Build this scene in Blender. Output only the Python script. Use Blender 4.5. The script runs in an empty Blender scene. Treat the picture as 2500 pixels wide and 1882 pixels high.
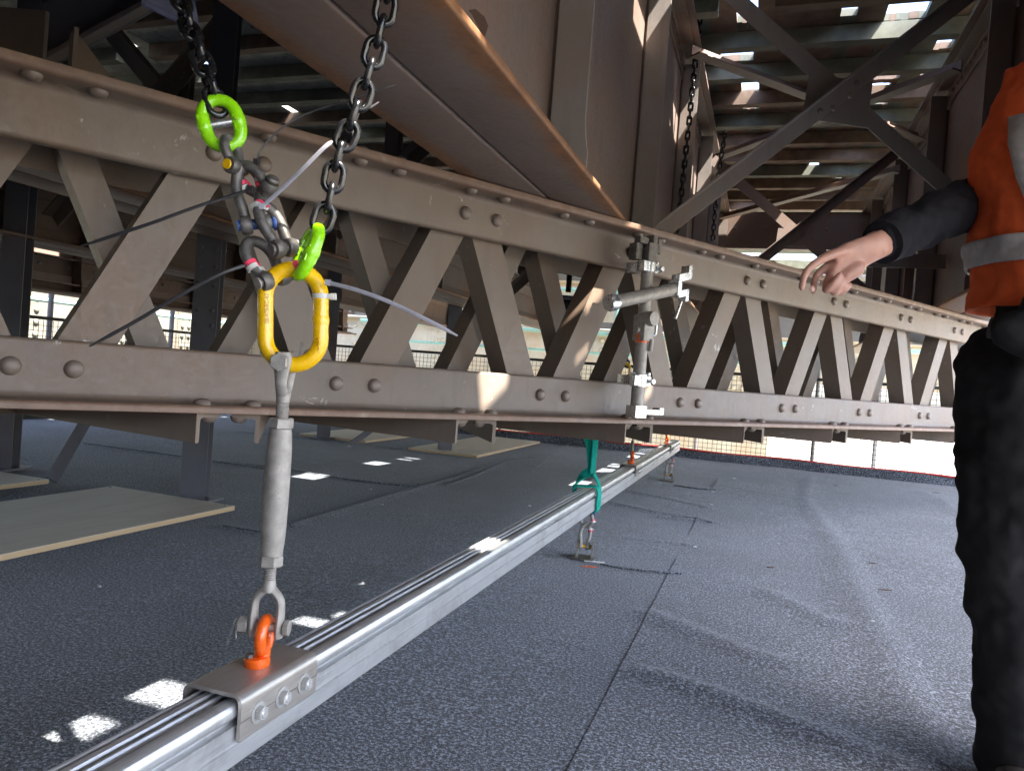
import bpy, math, random
import numpy as np
from mathutils import Vector, Matrix, noise as mnoise
R = math.radians
random.seed(7)
rng = np.random.default_rng(7)

# ------------------------------------------------------------------ camera, light, exposure
# world: X across the bridge, Y along the girders, Z up from the carpeted working deck (metres)
FPX, CX, CY, EYE = 1808.0, 1250.0, 941.0, 0.85        # focal length and centre in photo pixels, eye height
YAW, PITCH, ROLL = R(18.63), R(-0.969), R(4.41)
_f = Vector((-math.sin(YAW) * math.cos(PITCH), math.cos(YAW) * math.cos(PITCH), math.sin(PITCH)))
_r0 = Vector((math.cos(YAW), math.sin(YAW), 0))
_u0 = _r0.cross(_f)
_r = _r0 * math.cos(ROLL) + _u0 * math.sin(ROLL)
_u = _u0 * math.cos(ROLL) - _r0 * math.sin(ROLL)
CAM = Vector((0, 0, EYE))
scene = bpy.context.scene
COL = scene.collection
cam_d = bpy.data.cameras.new('camera')
cam_d.sensor_width = 36; cam_d.lens = FPX / 2500 * 36
cam_d.clip_start = 0.02; cam_d.clip_end = 2000
cam = bpy.data.objects.new('camera', cam_d); COL.objects.link(cam)
M = Matrix((_r, _u, -_f)).transposed().to_4x4(); M.translation = CAM
cam.matrix_world = M
scene.camera = cam

SUN_DIR = Vector((-0.59, 0.16, -1.0)).normalized()     # the way the light travels
world = bpy.data.worlds.new('World'); scene.world = world; world.use_nodes = True
wn = world.node_tree.nodes; wl = world.node_tree.links
sky = wn.new('ShaderNodeTexSky'); sky.sky_type = 'NISHITA'; sky.sun_disc = False
sky.sun_elevation = math.asin(-SUN_DIR.z); sky.sun_rotation = math.atan2(-SUN_DIR.x, -SUN_DIR.y)
sky.air_density = 0.8; sky.dust_density = 2.5; sky.ozone_density = 0.6
wl.new(sky.outputs[0], wn['Background'].inputs[0]); wn['Background'].inputs[1].default_value = 0.15
sun_d = bpy.data.lights.new('sun', 'SUN'); sun_d.energy = 5.0; sun_d.angle = R(0.53); sun_d.color = (1.0, 0.94, 0.84)
sun = bpy.data.objects.new('sun', sun_d); COL.objects.link(sun)
sun.rotation_euler = SUN_DIR.to_track_quat('-Z', 'Y').to_euler(); sun.location = (8, -4, 14)
vs = scene.view_settings
vs.view_transform = 'Standard'; vs.look = 'None'; vs.exposure = 3.05; vs.gamma = 1.0; vs.use_curve_mapping = False
scene.cycles.max_bounces = 7; scene.cycles.diffuse_bounces = 5; scene.cycles.glossy_bounces = 3; scene.cycles.caustics_reflective = False; scene.cycles.caustics_refractive = False
scene.cycles.use_denoising = True
scene.cycles.sample_clamp_indirect = 6.0

# ------------------------------------------------------------------ helpers: placing
def V(*a): return Vector(a)
def ray(x, y): return _f + _r * ((x - CX) / FPX) - _u * ((y - CY) / FPX)
def PD(x, y, d):
    v = ray(x, y); k = v.x * -math.sin(YAW) + v.y * math.cos(YAW); return CAM + v * (d / k)
def PZ(x, y, z=0.0):
    v = ray(x, y); return CAM + v * ((z - EYE) / v.z)
def PPL(x, y, p, n):
    v = ray(x, y); return CAM + v * ((p - CAM).dot(n) / v.dot(n))
FW = Vector((-math.sin(YAW), math.cos(YAW), 0)); RT = Vector((math.cos(YAW), math.sin(YAW), 0)); UP = Vector((0, 0, 1))
TD = Vector((math.sin(R(51.05) - YAW), math.cos(R(51.05) - YAW), 0)); WD = Vector((-TD.y, TD.x, 0))
def TW(t, w, z): return TD * t + WD * w + UP * z

# ------------------------------------------------------------------ helpers: meshes
def frame_from(d, hint=None):
    d = d.normalized()
    h = hint if hint is not None else (UP if abs(d.z) < 0.9 else Vector((1, 0, 0)))
    a = h - d * h.dot(d)
    if a.length < 1e-6:
        h = Vector((1, 0, 0)) if abs(d.x) < .9 else Vector((0, 1, 0)); a = h - d * h.dot(d)
    a.normalize(); return a, d.cross(a)
class MB:
    def __init__(s): s.v = []; s.f = []
    def add(s, v, f):
        o = len(s.v); s.v += [tuple(p) for p in v]; s.f += [tuple(i + o for i in q) for q in f]; return s
    def sweep(s, prof, p0, p1, ax, ay, caps=True):
        n = len(prof); v = [p0 + ax * a + ay * b for a, b in prof] + [p1 + ax * a + ay * b for a, b in prof]
        f = [(i, (i + 1) % n, n + (i + 1) % n, n + i) for i in range(n)]
        if caps: f += [tuple(range(n - 1, -1, -1)), tuple(range(n, 2 * n))]
        return s.add(v, f)
    def box(s, c, ax, ay, az, b=0.0):
        """half-axis vectors; b = chamfer"""
        c = Vector(c)
        if b <= 0:
            v = [c + ax * i + ay * j + az * k for i in (-1, 1) for j in (-1, 1) for k in (-1, 1)]
            return s.add(v, [(0, 1, 3, 2), (4, 6, 7, 5), (0, 4, 5, 1), (2, 3, 7, 6), (0, 2, 6, 4), (1, 5, 7, 3)])
        lx, ly = ax.length, ay.length
        pr = rrect(lx * 2, ly * 2, min(b, lx * .9, ly * .9), 2)
        return s.sweep(pr, c - az, c + az, ax.normalized(), ay.normalized())
    def abox(s, x0, x1, y0, y1, z0, z1, b=0):
        return s.box(((x0 + x1) / 2, (y0 + y1) / 2, (z0 + z1) / 2), V((x1 - x0) / 2, 0, 0), V(0, (y1 - y0) / 2, 0), V(0, 0, (z1 - z0) / 2), b)
    def beam(s, p0, p1, w, h, hint=UP, b=0.0):
        """rectangular bar, h along hint, w across"""
        d = p1 - p0; a, c = frame_from(d, hint)
        pr = rrect(w, h, b, 2) if b > 0 else [(-w / 2, -h / 2), (w / 2, -h / 2), (w / 2, h / 2), (-w / 2, h / 2)]
        return s.sweep(pr, p0, p1, c, a)
    def tube(s, path, r, seg=12, closed=False, caps=True, hint=None, flat=1.0):
        """r: number or list; flat: ratio of second radius"""
        P = [Vector(p) for p in path]; n = len(P)
        rr = [r] * n if not isinstance(r, (list, tuple)) else list(r)
        tang = []
        for i in range(n):
            a = P[(i - 1) % n] if (closed or i > 0) else P[i]; b = P[(i + 1) % n] if (closed or i < n - 1) else P[i]
            tang.append((b - a).normalized())
        a, c = frame_from(tang[0], hint); v = []
        for i in range(n):
            t = tang[i]
            if hint is not None and not closed:
                a2 = a - t * a.dot(t)
            else: a2 = a - t * a.dot(t)
            if a2.length > 1e-6: a = a2.normalized()
            c = t.cross(a)
            for k in range(seg):
                an = 2 * math.pi * k / seg
                q = rr[i] if not isinstance(rr[i], (list, tuple)) else rr[i][0]
                q2 = rr[i] * flat if not isinstance(rr[i], (list, tuple)) else rr[i][1]
                v.append(P[i] + a * (math.cos(an) * q) + c * (math.sin(an) * q2))
        f = []
        m = n if closed else n - 1
        for i in range(m):
            for k in range(seg):
                j = (i + 1) % n
                f.append((i * seg + k, i * seg + (k + 1) % seg, j * seg + (k + 1) % seg, j * seg + k))
        if not closed and caps:
            f += [tuple(range(seg - 1, -1, -1)), tuple((n - 1) * seg + k for k in range(seg))]
        return s.add(v, f)
    def lathe(s, prof, o, ax, seg=16, hint=None):
        """prof [(r, h)...] around axis ax from o"""
        ax = ax.normalized(); a, c = frame_from(ax, hint); v = []; f = []
        n = len(prof)
        for r_, h in prof:
            for k in range(seg):
                an = 2 * math.pi * k / seg
                v.append(o + ax * h + a * (math.cos(an) * r_) + c * (math.sin(an) * r_))
        for i in range(n - 1):
            for k in range(seg):
                f.append((i * seg + k, i * seg + (k + 1) % seg, (i + 1) * seg + (k + 1) % seg, (i + 1) * seg + k))
        f += [tuple(range(seg - 1, -1, -1)), tuple((n - 1) * seg + k for k in range(seg))]
        return s.add(v, f)
    def hexnut(s, o, ax, r_, h, hint=None, ch=0.12):
        return s.lathe([(r_ * (1 - ch), 0), (r_, h * ch), (r_, h * (1 - ch)), (r_ * (1 - ch), h)], o, ax, 6, hint)
    def plate(s, poly, o, ax, ay, az, t):
        n = len(poly); v = [o + ax * a + ay * b for a, b in poly] + [o + ax * a + ay * b + az * t for a, b in poly]
        f = [(i, (i + 1) % n, n + (i + 1) % n, n + i) for i in range(n)] + [tuple(range(n - 1, -1, -1)), tuple(range(n, 2 * n))]
        return s.add(v, f)
    def ellipsoid(s, c, ax, ay, az, seg=14, rings=8):
        v = []; f = []
        for i in range(rings + 1):
            th = math.pi * i / rings
            for k in range(seg):
                an = 2 * math.pi * k / seg
                v.append(c + ax * (math.sin(th) * math.cos(an)) + ay * (math.sin(th) * math.sin(an)) + az * math.cos(th))
        for i in range(rings):
            for k in range(seg):
                f.append((i * seg + k, i * seg + (k + 1) % seg, (i + 1) * seg + (k + 1) % seg, (i + 1) * seg + k))
        return s.add(v, f)
    def mesh(s, name, mat, smooth=35):
        me = bpy.data.meshes.new(name)
        me.from_pydata(s.v, [], s.f)
        import bmesh
        bm = bmesh.new(); bm.from_mesh(me)
        bmesh.ops.remove_doubles(bm, verts=bm.verts, dist=1e-6)
        bmesh.ops.recalc_face_normals(bm, faces=bm.faces)
        bm.to_mesh(me); bm.free()
        if mat is not None: me.materials.append(mat)
        if smooth:
            me.shade_smooth(); me.set_sharp_from_angle(angle=R(smooth))
        return me
    def build(s, name, mat, parent=None, smooth=35):
        return obj(name, s.mesh(name, mat, smooth), parent)
def obj(name, me, parent=None, loc=None, rot=None):
    o = bpy.data.objects.new(name, me); COL.objects.link(o)
    if loc is not None: o.location = loc
    if rot is not None: o.rotation_mode = 'QUATERNION'; o.rotation_quaternion = rot
    if parent is not None:
        o.parent = parent; o.matrix_parent_inverse = ROOTINV[parent.name] if parent.name in ROOTINV else Matrix.Identity(4)
    return o
ROOTINV = {}
def thing(name, label, cat, loc, group=None):
    o = bpy.data.objects.new(name, None); COL.objects.link(o); o.empty_display_size = .05
    o.location = loc; ROOTINV[o.name] = Matrix.Translation(-Vector(loc))
    return tag(o, label, cat, group)
def tag(o, label, cat, group=None):
    o['label'] = label; o['category'] = cat
    if group: o['group'] = group
    return o
def struct(o): o['kind'] = 'structure'; return o
def rrect(w, h, r_, n=3):
    p = []
    for sx, sy, a0 in ((1, 1, 0), (-1, 1, 90), (-1, -1, 180), (1, -1, 270)):
        for i in range(n + 1):
            a = R(a0 + 90 * i / n); p.append((sx * (w / 2 - r_) + r_ * math.cos(a), sy * (h / 2 - r_) + r_ * math.sin(a)))
    return p
def angle_prof(a, b, t, r_=None):
    """L section: heel at 0,0, leg a along +x (thickness t in +y), leg b along +y (thickness t in +x)"""
    r_ = t * .45 if r_ is None else r_
    p = [(0, 0), (a - .001, 0)]
    p += [(a, .001)] + [(a - r_ + r_ * math.cos(R(q)), t - r_ + r_ * math.sin(R(q))) for q in (0, 30, 60, 90)]
    k = t * .8
    p += [(t + k - k * math.sin(R(q)), t + k - k * math.cos(R(q))) for q in (0, 30, 60, 90)]
    p += [(t - r_ + r_ * math.cos(R(q)), b - r_ + r_ * math.sin(R(q))) for q in (0, 30, 60, 90)]
    p += [(.001, b), (0, b - .001)]
    return p
def smooth_path(pts, n=8):
    P = [Vector(p) for p in pts]; out = []
    for i in range(len(P) - 1):
        p0 = P[max(i - 1, 0)]; p1 = P[i]; p2 = P[i + 1]; p3 = P[min(i + 2, len(P) - 1)]
        for k in range(n):
            t = k / n
            out.append(.5 * ((2 * p1) + (p2 - p0) * t + (2 * p0 - 5 * p1 + 4 * p2 - p3) * t * t + (3 * p1 - p0 - 3 * p2 + p3) * t ** 3))
    out.append(P[-1]); return out

# ------------------------------------------------------------------ materials
def mat_base(name):
    m = bpy.data.materials.new(name); m.use_nodes = True
    nt = m.node_tree; return m, nt, nt.nodes, nt.links, nt.nodes['Principled BSDF']
def n_noise(nt, co, scale, detail=4, rough=.55, dist=0.0, stretch=None):
    t = nt.nodes.new('ShaderNodeTexNoise'); t.inputs['Scale'].default_value = scale; t.inputs['Detail'].default_value = detail
    t.inputs['Roughness'].default_value = rough; t.inputs['Distortion'].default_value = dist
    if stretch:
        mp = nt.nodes.new('ShaderNodeMapping'); mp.inputs['Scale'].default_value = stretch
        nt.links.new(co, mp.inputs[0]); co = mp.outputs[0]
    nt.links.new(co, t.inputs['Vector']); return t.outputs['Fac']
def n_ramp(nt, fac, stops):
    r_ = nt.nodes.new('ShaderNodeValToRGB'); e = r_.color_ramp.elements
    while len(e) < len(stops): e.new(.5)
    for k, (p, c) in enumerate(stops):
        e[k].position = p; e[k].color = c if len(c) == 4 else (*c, 1)
    nt.links.new(fac, r_.inputs[0]); return r_.outputs[0]
def n_mix(nt, fac, a, b, mode='MIX'):
    m = nt.nodes.new('ShaderNodeMix'); m.data_type = 'RGBA'; m.blend_type = mode
    for sck, val in ((m.inputs[0], fac), (m.inputs[6], a), (m.inputs[7], b)):
        if isinstance(val, (int, float)): sck.default_value = val
        elif isinstance(val, tuple): sck.default_value = (*val[:3], 1)
        else: nt.links.new(val, sck)
    return m.outputs[2]
def n_co(nt, kind='Object'):
    t = nt.nodes.new('ShaderNodeTexCoord'); return t.outputs[kind]
def n_bump(nt, h, strength, dist, bsdf):
    b = nt.nodes.new('ShaderNodeBump'); b.inputs['Strength'].default_value = strength; b.inputs['Distance'].default_value = dist
    nt.links.new(h, b.inputs['Height']); nt.links.new(b.outputs[0], bsdf.inputs['Normal'])
def painted_steel(name, base, rust=(.17, .065, .022), rust_amt=.62, rough=.55, scuff=.0, spread=.18, metal=0.0, rscale=2.2):
    m, nt, N_, L_, B = mat_base(name); co = n_co(nt)
    big = n_noise(nt, co, 1.7, 5, .6); fine = n_noise(nt, co, 60, 5, .65)
    lo = tuple(c * (1 - spread) for c in base); hi = tuple(min(1, c * (1 + spread)) for c in base)
    c = n_ramp(nt, big, [(.3, lo), (.7, hi)])
    c = n_mix(nt, .2, c, n_ramp(nt, fine, [(.35, tuple(x * .75 for x in base)), (.65, tuple(x * 1.15 for x in base))]))
    warm = n_noise(nt, co, 2.6, 6, .62, .3)
    c = n_mix(nt, n_ramp(nt, warm, [(.44, (0, 0, 0)), (.66, (.55, .55, .55))]), c, tuple(base[i] * (1.0, .74, .56)[i] for i in range(3)))
    streak = n_noise(nt, co, 9, 4, .6, .2, (2.2, 2.2, .35))
    c = n_mix(nt, n_ramp(nt, streak, [(.52, (0, 0, 0)), (.75, (.4, .4, .4))]), c, tuple(b_ * .62 for b_ in base))
    if rust_amt < 1:
        r1 = n_noise(nt, co, rscale, 8, .68, .4)
        c = n_mix(nt, n_ramp(nt, r1, [(rust_amt, (0, 0, 0)), (rust_amt + .16, (.85, .85, .85))]), c, rust)
    if scuff > 0:
        s1 = n_noise(nt, co, 16, 6, .75, .6); s2 = n_noise(nt, co, 3.1, 3, .5)
        f = n_mix(nt, 1.0, n_ramp(nt, s1, [(.625, (0, 0, 0)), (.675, (1, 1, 1))]), n_ramp(nt, s2, [(.5, (0, 0, 0)), (.62, (scuff,) * 3)]), 'MULTIPLY')
        c = n_mix(nt, f, c, (.55, .53, .5))
    L_.new(c, B.inputs['Base Color']); B.inputs['Metallic'].default_value = metal
    L_.new(n_ramp(nt, fine, [(.3, (rough - .1,) * 3), (.7, (rough + .12,) * 3)]), B.inputs['Roughness'])
    n_bump(nt, n_mix(nt, .5, n_noise(nt, co, 220, 3, .6), n_noise(nt, co, 25, 4, .6)), .25, .003, B)
    return m
def plain(name, base, rough=.5, metal=0.0, var=.12, bump=.1, vscale=30, spec=.5, coat=0.0, dirt=None, dirt_at=.6):
    m, nt, N_, L_, B = mat_base(name); co = n_co(nt)
    c = n_ramp(nt, n_noise(nt, co, vscale, 5, .6), [(.3, tuple(x * (1 - var) for x in base)), (.7, tuple(min(1, x * (1 + var)) for x in base))])
    if dirt is not None:
        c = n_mix(nt, n_ramp(nt, n_noise(nt, co, vscale * 3.3, 6, .7, .5), [(dirt_at, (0, 0, 0)), (dirt_at + .1, (.9, .9, .9))]), c, dirt)
    L_.new(c, B.inputs['Base Color']); B.inputs['Metallic'].default_value = metal
    L_.new(n_ramp(nt, n_noise(nt, co, vscale * 2, 3), [(.3, (max(.02, rough - .07),) * 3), (.7, (min(1, rough + .07),) * 3)]), B.inputs['Roughness'])
    B.inputs['Specular IOR Level'].default_value = spec; B.inputs['Coat Weight'].default_value = coat
    if bump: n_bump(nt, n_noise(nt, co, vscale * 8, 4, .6), bump, .001, B)
    return m
MAT = {}
MAT['truss'] = painted_steel('taupe painted steel', (.168, .133, .107), rust=(.15, .085, .046), rust_amt=.64, scuff=.75, rough=.5)
MAT['girder'] = painted_steel('brown painted girder steel', (.165, .125, .108), rust=(.21, .085, .03), rust_amt=.55, rough=.55, rscale=1.3)
MAT['stiffener'] = painted_steel('grey painted stiffener steel', (.225, .20, .185), rust=(.19, .1, .055), rust_amt=.68, rough=.5)
MAT['brown'] = painted_steel('dark brown painted steel', (.13, .09, .07), rust=(.1, .045, .02), rust_amt=.55, rough=.65)
MAT['slate'] = painted_steel('slate grey painted steel', (.135, .14, .165), rust=(.12, .08, .05), rust_amt=.72, rough=.5)
MAT['cream'] = painted_steel('cream painted steel', (.56, .51, .41), rust=(.26, .12, .05), rust_amt=.66, rough=.6)
MAT['darkened_cream'] = painted_steel('cream paint darkened against sun', (.15, .15, .13), rust=(.13, .08, .045), rust_amt=.66, rough=.6)  # cream darkened in the colour so the sunlit left girder does not burn out
MAT['rivet_paint'] = plain('taupe painted rivet steel', (.172, .136, .112), rough=.45, var=.1)
MAT['timber'] = plain('weathered brown deck timber', (.175, .122, .09), rough=.8, var=.35, vscale=9, bump=.35)
MAT['timber2'] = plain('grey green deck timber', (.15, .16, .13), rough=.8, var=.35, vscale=7, bump=.35)
MAT['sheet_deck'] = plain('pale grey green deck sheets', (.40, .42, .36), rough=.7, var=.3, vscale=6, bump=.2, dirt=(.16, .12, .08), dirt_at=.56)
MAT['teal'] = plain('pale teal painted tube', (.34, .6, .55), rough=.4, var=.1)
MAT['yellow'] = plain('yellow enamel', (.86, .50, .003), rough=.26, var=.08, vscale=40, spec=.6, coat=.3, dirt=(.13, .06, .01), dirt_at=.66, bump=.18)
MAT['green'] = plain('lime green enamel', (.27, .68, .004), rough=.26, var=.1, vscale=40, spec=.6, coat=.3, dirt=(.03, .06, .01), dirt_at=.69, bump=.2)
MAT['orange'] = plain('orange enamel', (.86, .12, .008), rough=.28, var=.06, vscale=40, spec=.6, coat=.3, dirt=(.2, .03, .01), dirt_at=.72)
MAT['black_chain'] = plain('black lacquered steel', (.009, .009, .010), rough=.22, metal=.0, var=.4, vscale=60, spec=.6, dirt=(.05, .04, .03), dirt_at=.74)
MAT['galv'] = plain('dull galvanised steel', (.33, .31, .285), rough=.6, metal=.3, var=.25, vscale=55, bump=.35, dirt=(.2, .17, .14), dirt_at=.6)
MAT['galv_bright'] = plain('bright zinc steel', (.6, .61, .62), rough=.3, metal=.9, var=.15, vscale=60, bump=.15)
MAT['dark_galv'] = plain('weathered dark steel', (.15, .14, .13), rough=.5, metal=.55, var=.4, vscale=70, bump=.5, dirt=(.24, .2, .15), dirt_at=.62)
MAT['zinc_bolt'] = plain('zinc plated bolt', (.52, .52, .51), rough=.36, metal=.45, var=.12, vscale=60, bump=.1)
MAT['white_plastic'] = plain('white plastic', (.62, .61, .57), rough=.45, var=.1, dirt=(.3, .27, .2), dirt_at=.66)
MAT['pink'] = plain('pink plastic tag', (.85, .06, .13), rough=.45, var=.1)
MAT['blue'] = plain('blue enamel', (.05, .11, .34), rough=.4, var=.15, dirt=(.2, .2, .22), dirt_at=.62)
MAT['blue_fabric'] = plain('grey blue fabric', (.09, .1, .17), rough=.85, var=.3, vscale=40, bump=.6)
MAT['tie_black'] = plain('black nylon', (.025, .024, .026), rough=.35, var=.1)
MAT['tie_grey'] = plain('pale grey nylon', (.38, .37, .42), rough=.3, var=.1)
MAT['sling'] = plain('green polyester webbing', (.005, .3, .23), rough=.75, var=.15, vscale=120, bump=.6, spec=.2)
MAT['mesh'] = plain('black plastic mesh', (.02, .022, .022), rough=.6, var=.1)
MAT['red'] = plain('red cord', (.62, .05, .045), rough=.6, var=.15)
MAT['leaf'] = plain('dry brown leaf', (.08, .045, .03), rough=.9, var=.3)
MAT['paper'] = plain('white scrap', (.75, .75, .72), rough=.7, var=.05)
MAT['skin'] = plain('skin', (.50, .265, .205), rough=.5, var=.14, vscale=25, bump=.12)
MAT['skin'].node_tree.nodes['Principled BSDF'].inputs['Subsurface Weight'].default_value = .15
MAT['skin'].node_tree.nodes['Principled BSDF'].inputs['Subsurface Radius'].default_value = (.012, .004, .002)
MAT['nail'] = plain('finger nail', (.62, .36, .3), rough=.3, var=.05)
MAT['navy'] = plain('dark navy cotton', (.016, .016, .021), rough=.9, var=.3, vscale=35, bump=.5, spec=.2)
MAT['trouser'] = plain('black cotton', (.016, .0155, .016), rough=.92, var=.25, vscale=30, bump=.5, spec=.15)
MAT['hivis'] = plain('orange hi-vis fabric', (.70, .115, .032), rough=.8, var=.12, vscale=45, bump=.5, spec=.2)
MAT['tape'] = plain('silver reflective tape', (.40, .39, .39), rough=.5, var=.18, vscale=60, bump=.4)
MAT['hair'] = plain('dark brown hair', (.03, .018, .011), rough=.6, var=.4, vscale=120)
MAT['boot'] = plain('black leather', (.02, .018, .017), rough=.5, var=.3)
MAT['outside'] = plain('pale dry ground', (.25, .235, .19), rough=.95, var=.35, vscale=.25, bump=0)
MAT['bush'] = plain('green scrub', (.06, .09, .025), rough=.9, var=.4, vscale=2, bump=0)
def mat_carpet():
    m, nt, N_, L_, B = mat_base('charcoal needle felt carpet'); co = n_co(nt)
    a = n_noise(nt, co, 112, 3, .85); b = n_noise(nt, co, 60, 3, .6); big = n_noise(nt, co, 1.1, 5, .6); mid = n_noise(nt, co, 7, 4, .6)
    c = n_ramp(nt, a, [(.38, (.009, .010, .012)), (.47, (.040, .045, .056)), (.54, (.118, .135, .165)), (.62, (.38, .42, .49))])
    c = n_mix(nt, .75, c, n_ramp(nt, big, [(.3, (.62, .62, .64)), (.7, (1.15, 1.15, 1.12))]), 'MULTIPLY')
    c = n_mix(nt, .5, c, n_ramp(nt, mid, [(.3, (.75, .75, .76)), (.7, (1.15, 1.15, 1.15))]), 'MULTIPLY')
    lint = n_ramp(nt, n_noise(nt, co, 38, 2, .5), [(.80, (0, 0, 0)), (.83, (1, 1, 1))])
    c = n_mix(nt, lint, c, (.3, .31, .33))
    L_.new(c, B.inputs['Base Color']); B.inputs['Roughness'].default_value = .95; B.inputs['Specular IOR Level'].default_value = .15
    B.inputs['Sheen Weight'].default_value = .25; B.inputs['Sheen Roughness'].default_value = .5
    n_bump(nt, n_mix(nt, .4, a, b), .9, .006, B)
    return m
MAT['carpet'] = mat_carpet()
def mat_ply():
    m, nt, N_, L_, B = mat_base('plywood face veneer'); co = n_co(nt)
    g = n_noise(nt, co, 3, 6, .65, .8, (5, .55, 5)); blot = n_noise(nt, co, 2.5, 5, .6)
    c = n_ramp(nt, g, [(.3, (.68, .59, .46)), (.5, (.75, .67, .54)), (.72, (.80, .73, .60))])
    c = n_mix(nt, n_ramp(nt, blot, [(.55, (0, 0, 0)), (.78, (.3, .3, .3))]), c, (.42, .33, .25))
    L_.new(c, B.inputs['Base Color']); B.inputs['Roughness'].default_value = .6
    n_bump(nt, g, .15, .002, B); return m
MAT['ply'] = mat_ply()
def mat_ply_edge():
    m, nt, N_, L_, B = mat_base('plywood edge plies'); co = n_co(nt)
    w = N_.new('ShaderNodeTexWave'); w.bands_direction = 'Z'; w.inputs['Scale'].default_value = 95; w.inputs['Distortion'].default_value = .6
    L_.new(co, w.inputs[0])
    L_.new(n_ramp(nt, w.outputs['Fac'], [(.3, (.42, .28, .15)), (.6, (.68, .53, .34))]), B.inputs['Base Color'])
    B.inputs['Roughness'].default_value = .8; return m
MAT['ply_edge'] = mat_ply_edge()
def mat_alu(name='brushed aluminium', base=(.66, .67, .685), stretch=(60, 1.2, 60), dirt=True):
    m, nt, N_, L_, B = mat_base(name); co = n_co(nt)
    g = n_noise(nt, co, 9, 5, .7, 0, stretch); d = n_noise(nt, co, 6, 6, .7, .5)
    c = n_ramp(nt, g, [(.3, tuple(x * .8 for x in base)), (.7, tuple(x * 1.12 for x in base))])
    if dirt: c = n_mix(nt, n_ramp(nt, d, [(.5, (0, 0, 0)), (.75, (.6, .6, .6))]), c, (.25, .215, .185))
    L_.new(c, B.inputs['Base Color']); B.inputs['Metallic'].default_value = .72
    L_.new(n_ramp(nt, g, [(.3, (.28,) * 3), (.7, (.48,) * 3)]), B.inputs['Roughness'])
    n_bump(nt, g, .12, .001, B); return m
MAT['alu'] = mat_alu()
MAT['stainless'] = mat_alu('brushed stainless plate', (.50, .465, .43), (60, 2, 60), True)

# ------------------------------------------------------------------ setting: working deck and carpet
S_EDGE = 9.05
mb = MB(); mb.abox(-8.2, 3.9, -10, S_EDGE + .1, -.12, -.03)
struct(mb.build('deck_platform', MAT['timber'], smooth=0))
RIDGES = [  # photo pixels of soft folds in the carpet -> height, half width
    ([(1970, 1220), (2050, 1330), (2115, 1475), (2180, 1590), (2240, 1750), (2280, 1860)], .016, .06),
    ([(1582, 1640), (1700, 1675), (1900, 1750), (2050, 1805), (2230, 1880)], .014, .035),
    ([(1600, 1500), (1700, 1540), (1825, 1590), (1910, 1615)], .010, .04),
    ([(1890, 1450), (2020, 1515), (2135, 1535)], .011, .045),
    ([(1760, 1185), (1960, 1222)], .010, .05), ([(1985, 1165), (1970, 1212)], .010, .05), ([(2270, 1205), (2360, 1262)], .014, .07),
    ([(1520, 1195), (1628, 1216), (1723, 1238)], .012, .04), ([(1474, 1222), (1601, 1249), (1715, 1268)], .012, .035),
    ([(1531, 1313), (1682, 1330)], .008, .03), ([(1615, 1262), (1736, 1274)], .010, .03), ([(1440, 1170), (1590, 1160)], .01, .05),
    ([(708, 1282), (964, 1206), (1112, 1167), (1235, 1127), (1300, 1116)], .012, .03),
    ([(550, 1127), (700, 1145), (850, 1170), (1010, 1185)], .012, .035),
    ([(597, 1055), (780, 1073), (910, 1087), (1126, 1116)], .014, .05),
    ([(205, 1082), (376, 1105), (479, 1120), (644, 1143)], .012, .045), ([(545, 1283), (677, 1305)], .010, .03), ([(50, 1207), (185, 1230)], .012, .04),
    ([(900, 1560), (1150, 1460)], .004, .09), ([(1050, 1750), (1330, 1560)], .004, .1), ([(200, 1500), (500, 1420)], .004, .09)]
SEAM = -.335
def carpet_mesh(n0, n1, s0, s1, step, z0, seed, edge_up=None):
    nx = int((n1 - n0) / step) + 1; ny = int((s1 - s0) / step) + 1
    xs = np.linspace(n0, n1, nx); ys = np.linspace(s0, s1, ny)
    Xg, Yg = np.meshgrid(xs, ys)
    Zg = np.full_like(Xg, z0)
    r2 = np.random.default_rng(seed)
    for k in range(26):
        fx, fy = r2.normal(0, 2.6, 2); ph = r2.uniform(0, 6.28); Zg += .0011 / (1 + .12 * math.hypot(fx, fy)) * np.sin(fx * Xg + fy * Yg + ph)
    for pts, h, wd in RIDGES:
        w = [PZ(*p) for p in pts]
        for a, b in zip(w[:-1], w[1:]):
            d = np.array([b.x - a.x, b.y - a.y]); L2 = d @ d
            t = np.clip(((Xg - a.x) * d[0] + (Yg - a.y) * d[1]) / L2, 0, 1)
            dd = np.hypot(Xg - a.x - t * d[0], Yg - a.y - t * d[1])
            side = np.sign((Xg - a.x) * d[1] - (Yg - a.y) * d[0])
            ww = np.where(side > 0, wd * 1.8, wd * .95)
            Zg = np.maximum(Zg, z0 + h * 1.05 * np.exp(-(dd / ww) ** 2) - .0009)
    if edge_up: Zg += edge_up(Xg, Yg)
    v = np.stack([Xg, Yg, Zg], -1).reshape(-1, 3)
    i = np.arange(nx * ny).reshape(ny, nx)
    f = np.stack([i[:-1, :-1], i[:-1, 1:], i[1:, 1:], i[1:, :-1]], -1).reshape(-1, 4)
    me = bpy.data.meshes.new('carpet'); me.vertices.add(len(v)); me.vertices.foreach_set('co', v.astype(np.float32).ravel())
    me.loops.add(f.size); me.loops.foreach_set('vertex_index', f.astype(np.int32).ravel())
    me.polygons.add(len(f)); me.polygons.foreach_set('loop_start', np.arange(0, f.size, 4, dtype=np.int32))
    me.update(calc_edges=True); me.materials.append(MAT['carpet']); me.shade_smooth(); return me
floor = struct(obj('carpet_floor', carpet_mesh(-8.0, SEAM + .03, -1.5, S_EDGE, .026, 0.0, 3)))
def lift(X, Y): return .0006 * np.exp(-((X - SEAM) / .03) ** 2)
obj('carpet_sheet', carpet_mesh(SEAM, 3.7, -1.5, S_EDGE, .024, .0018, 5, lift), floor)
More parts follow.
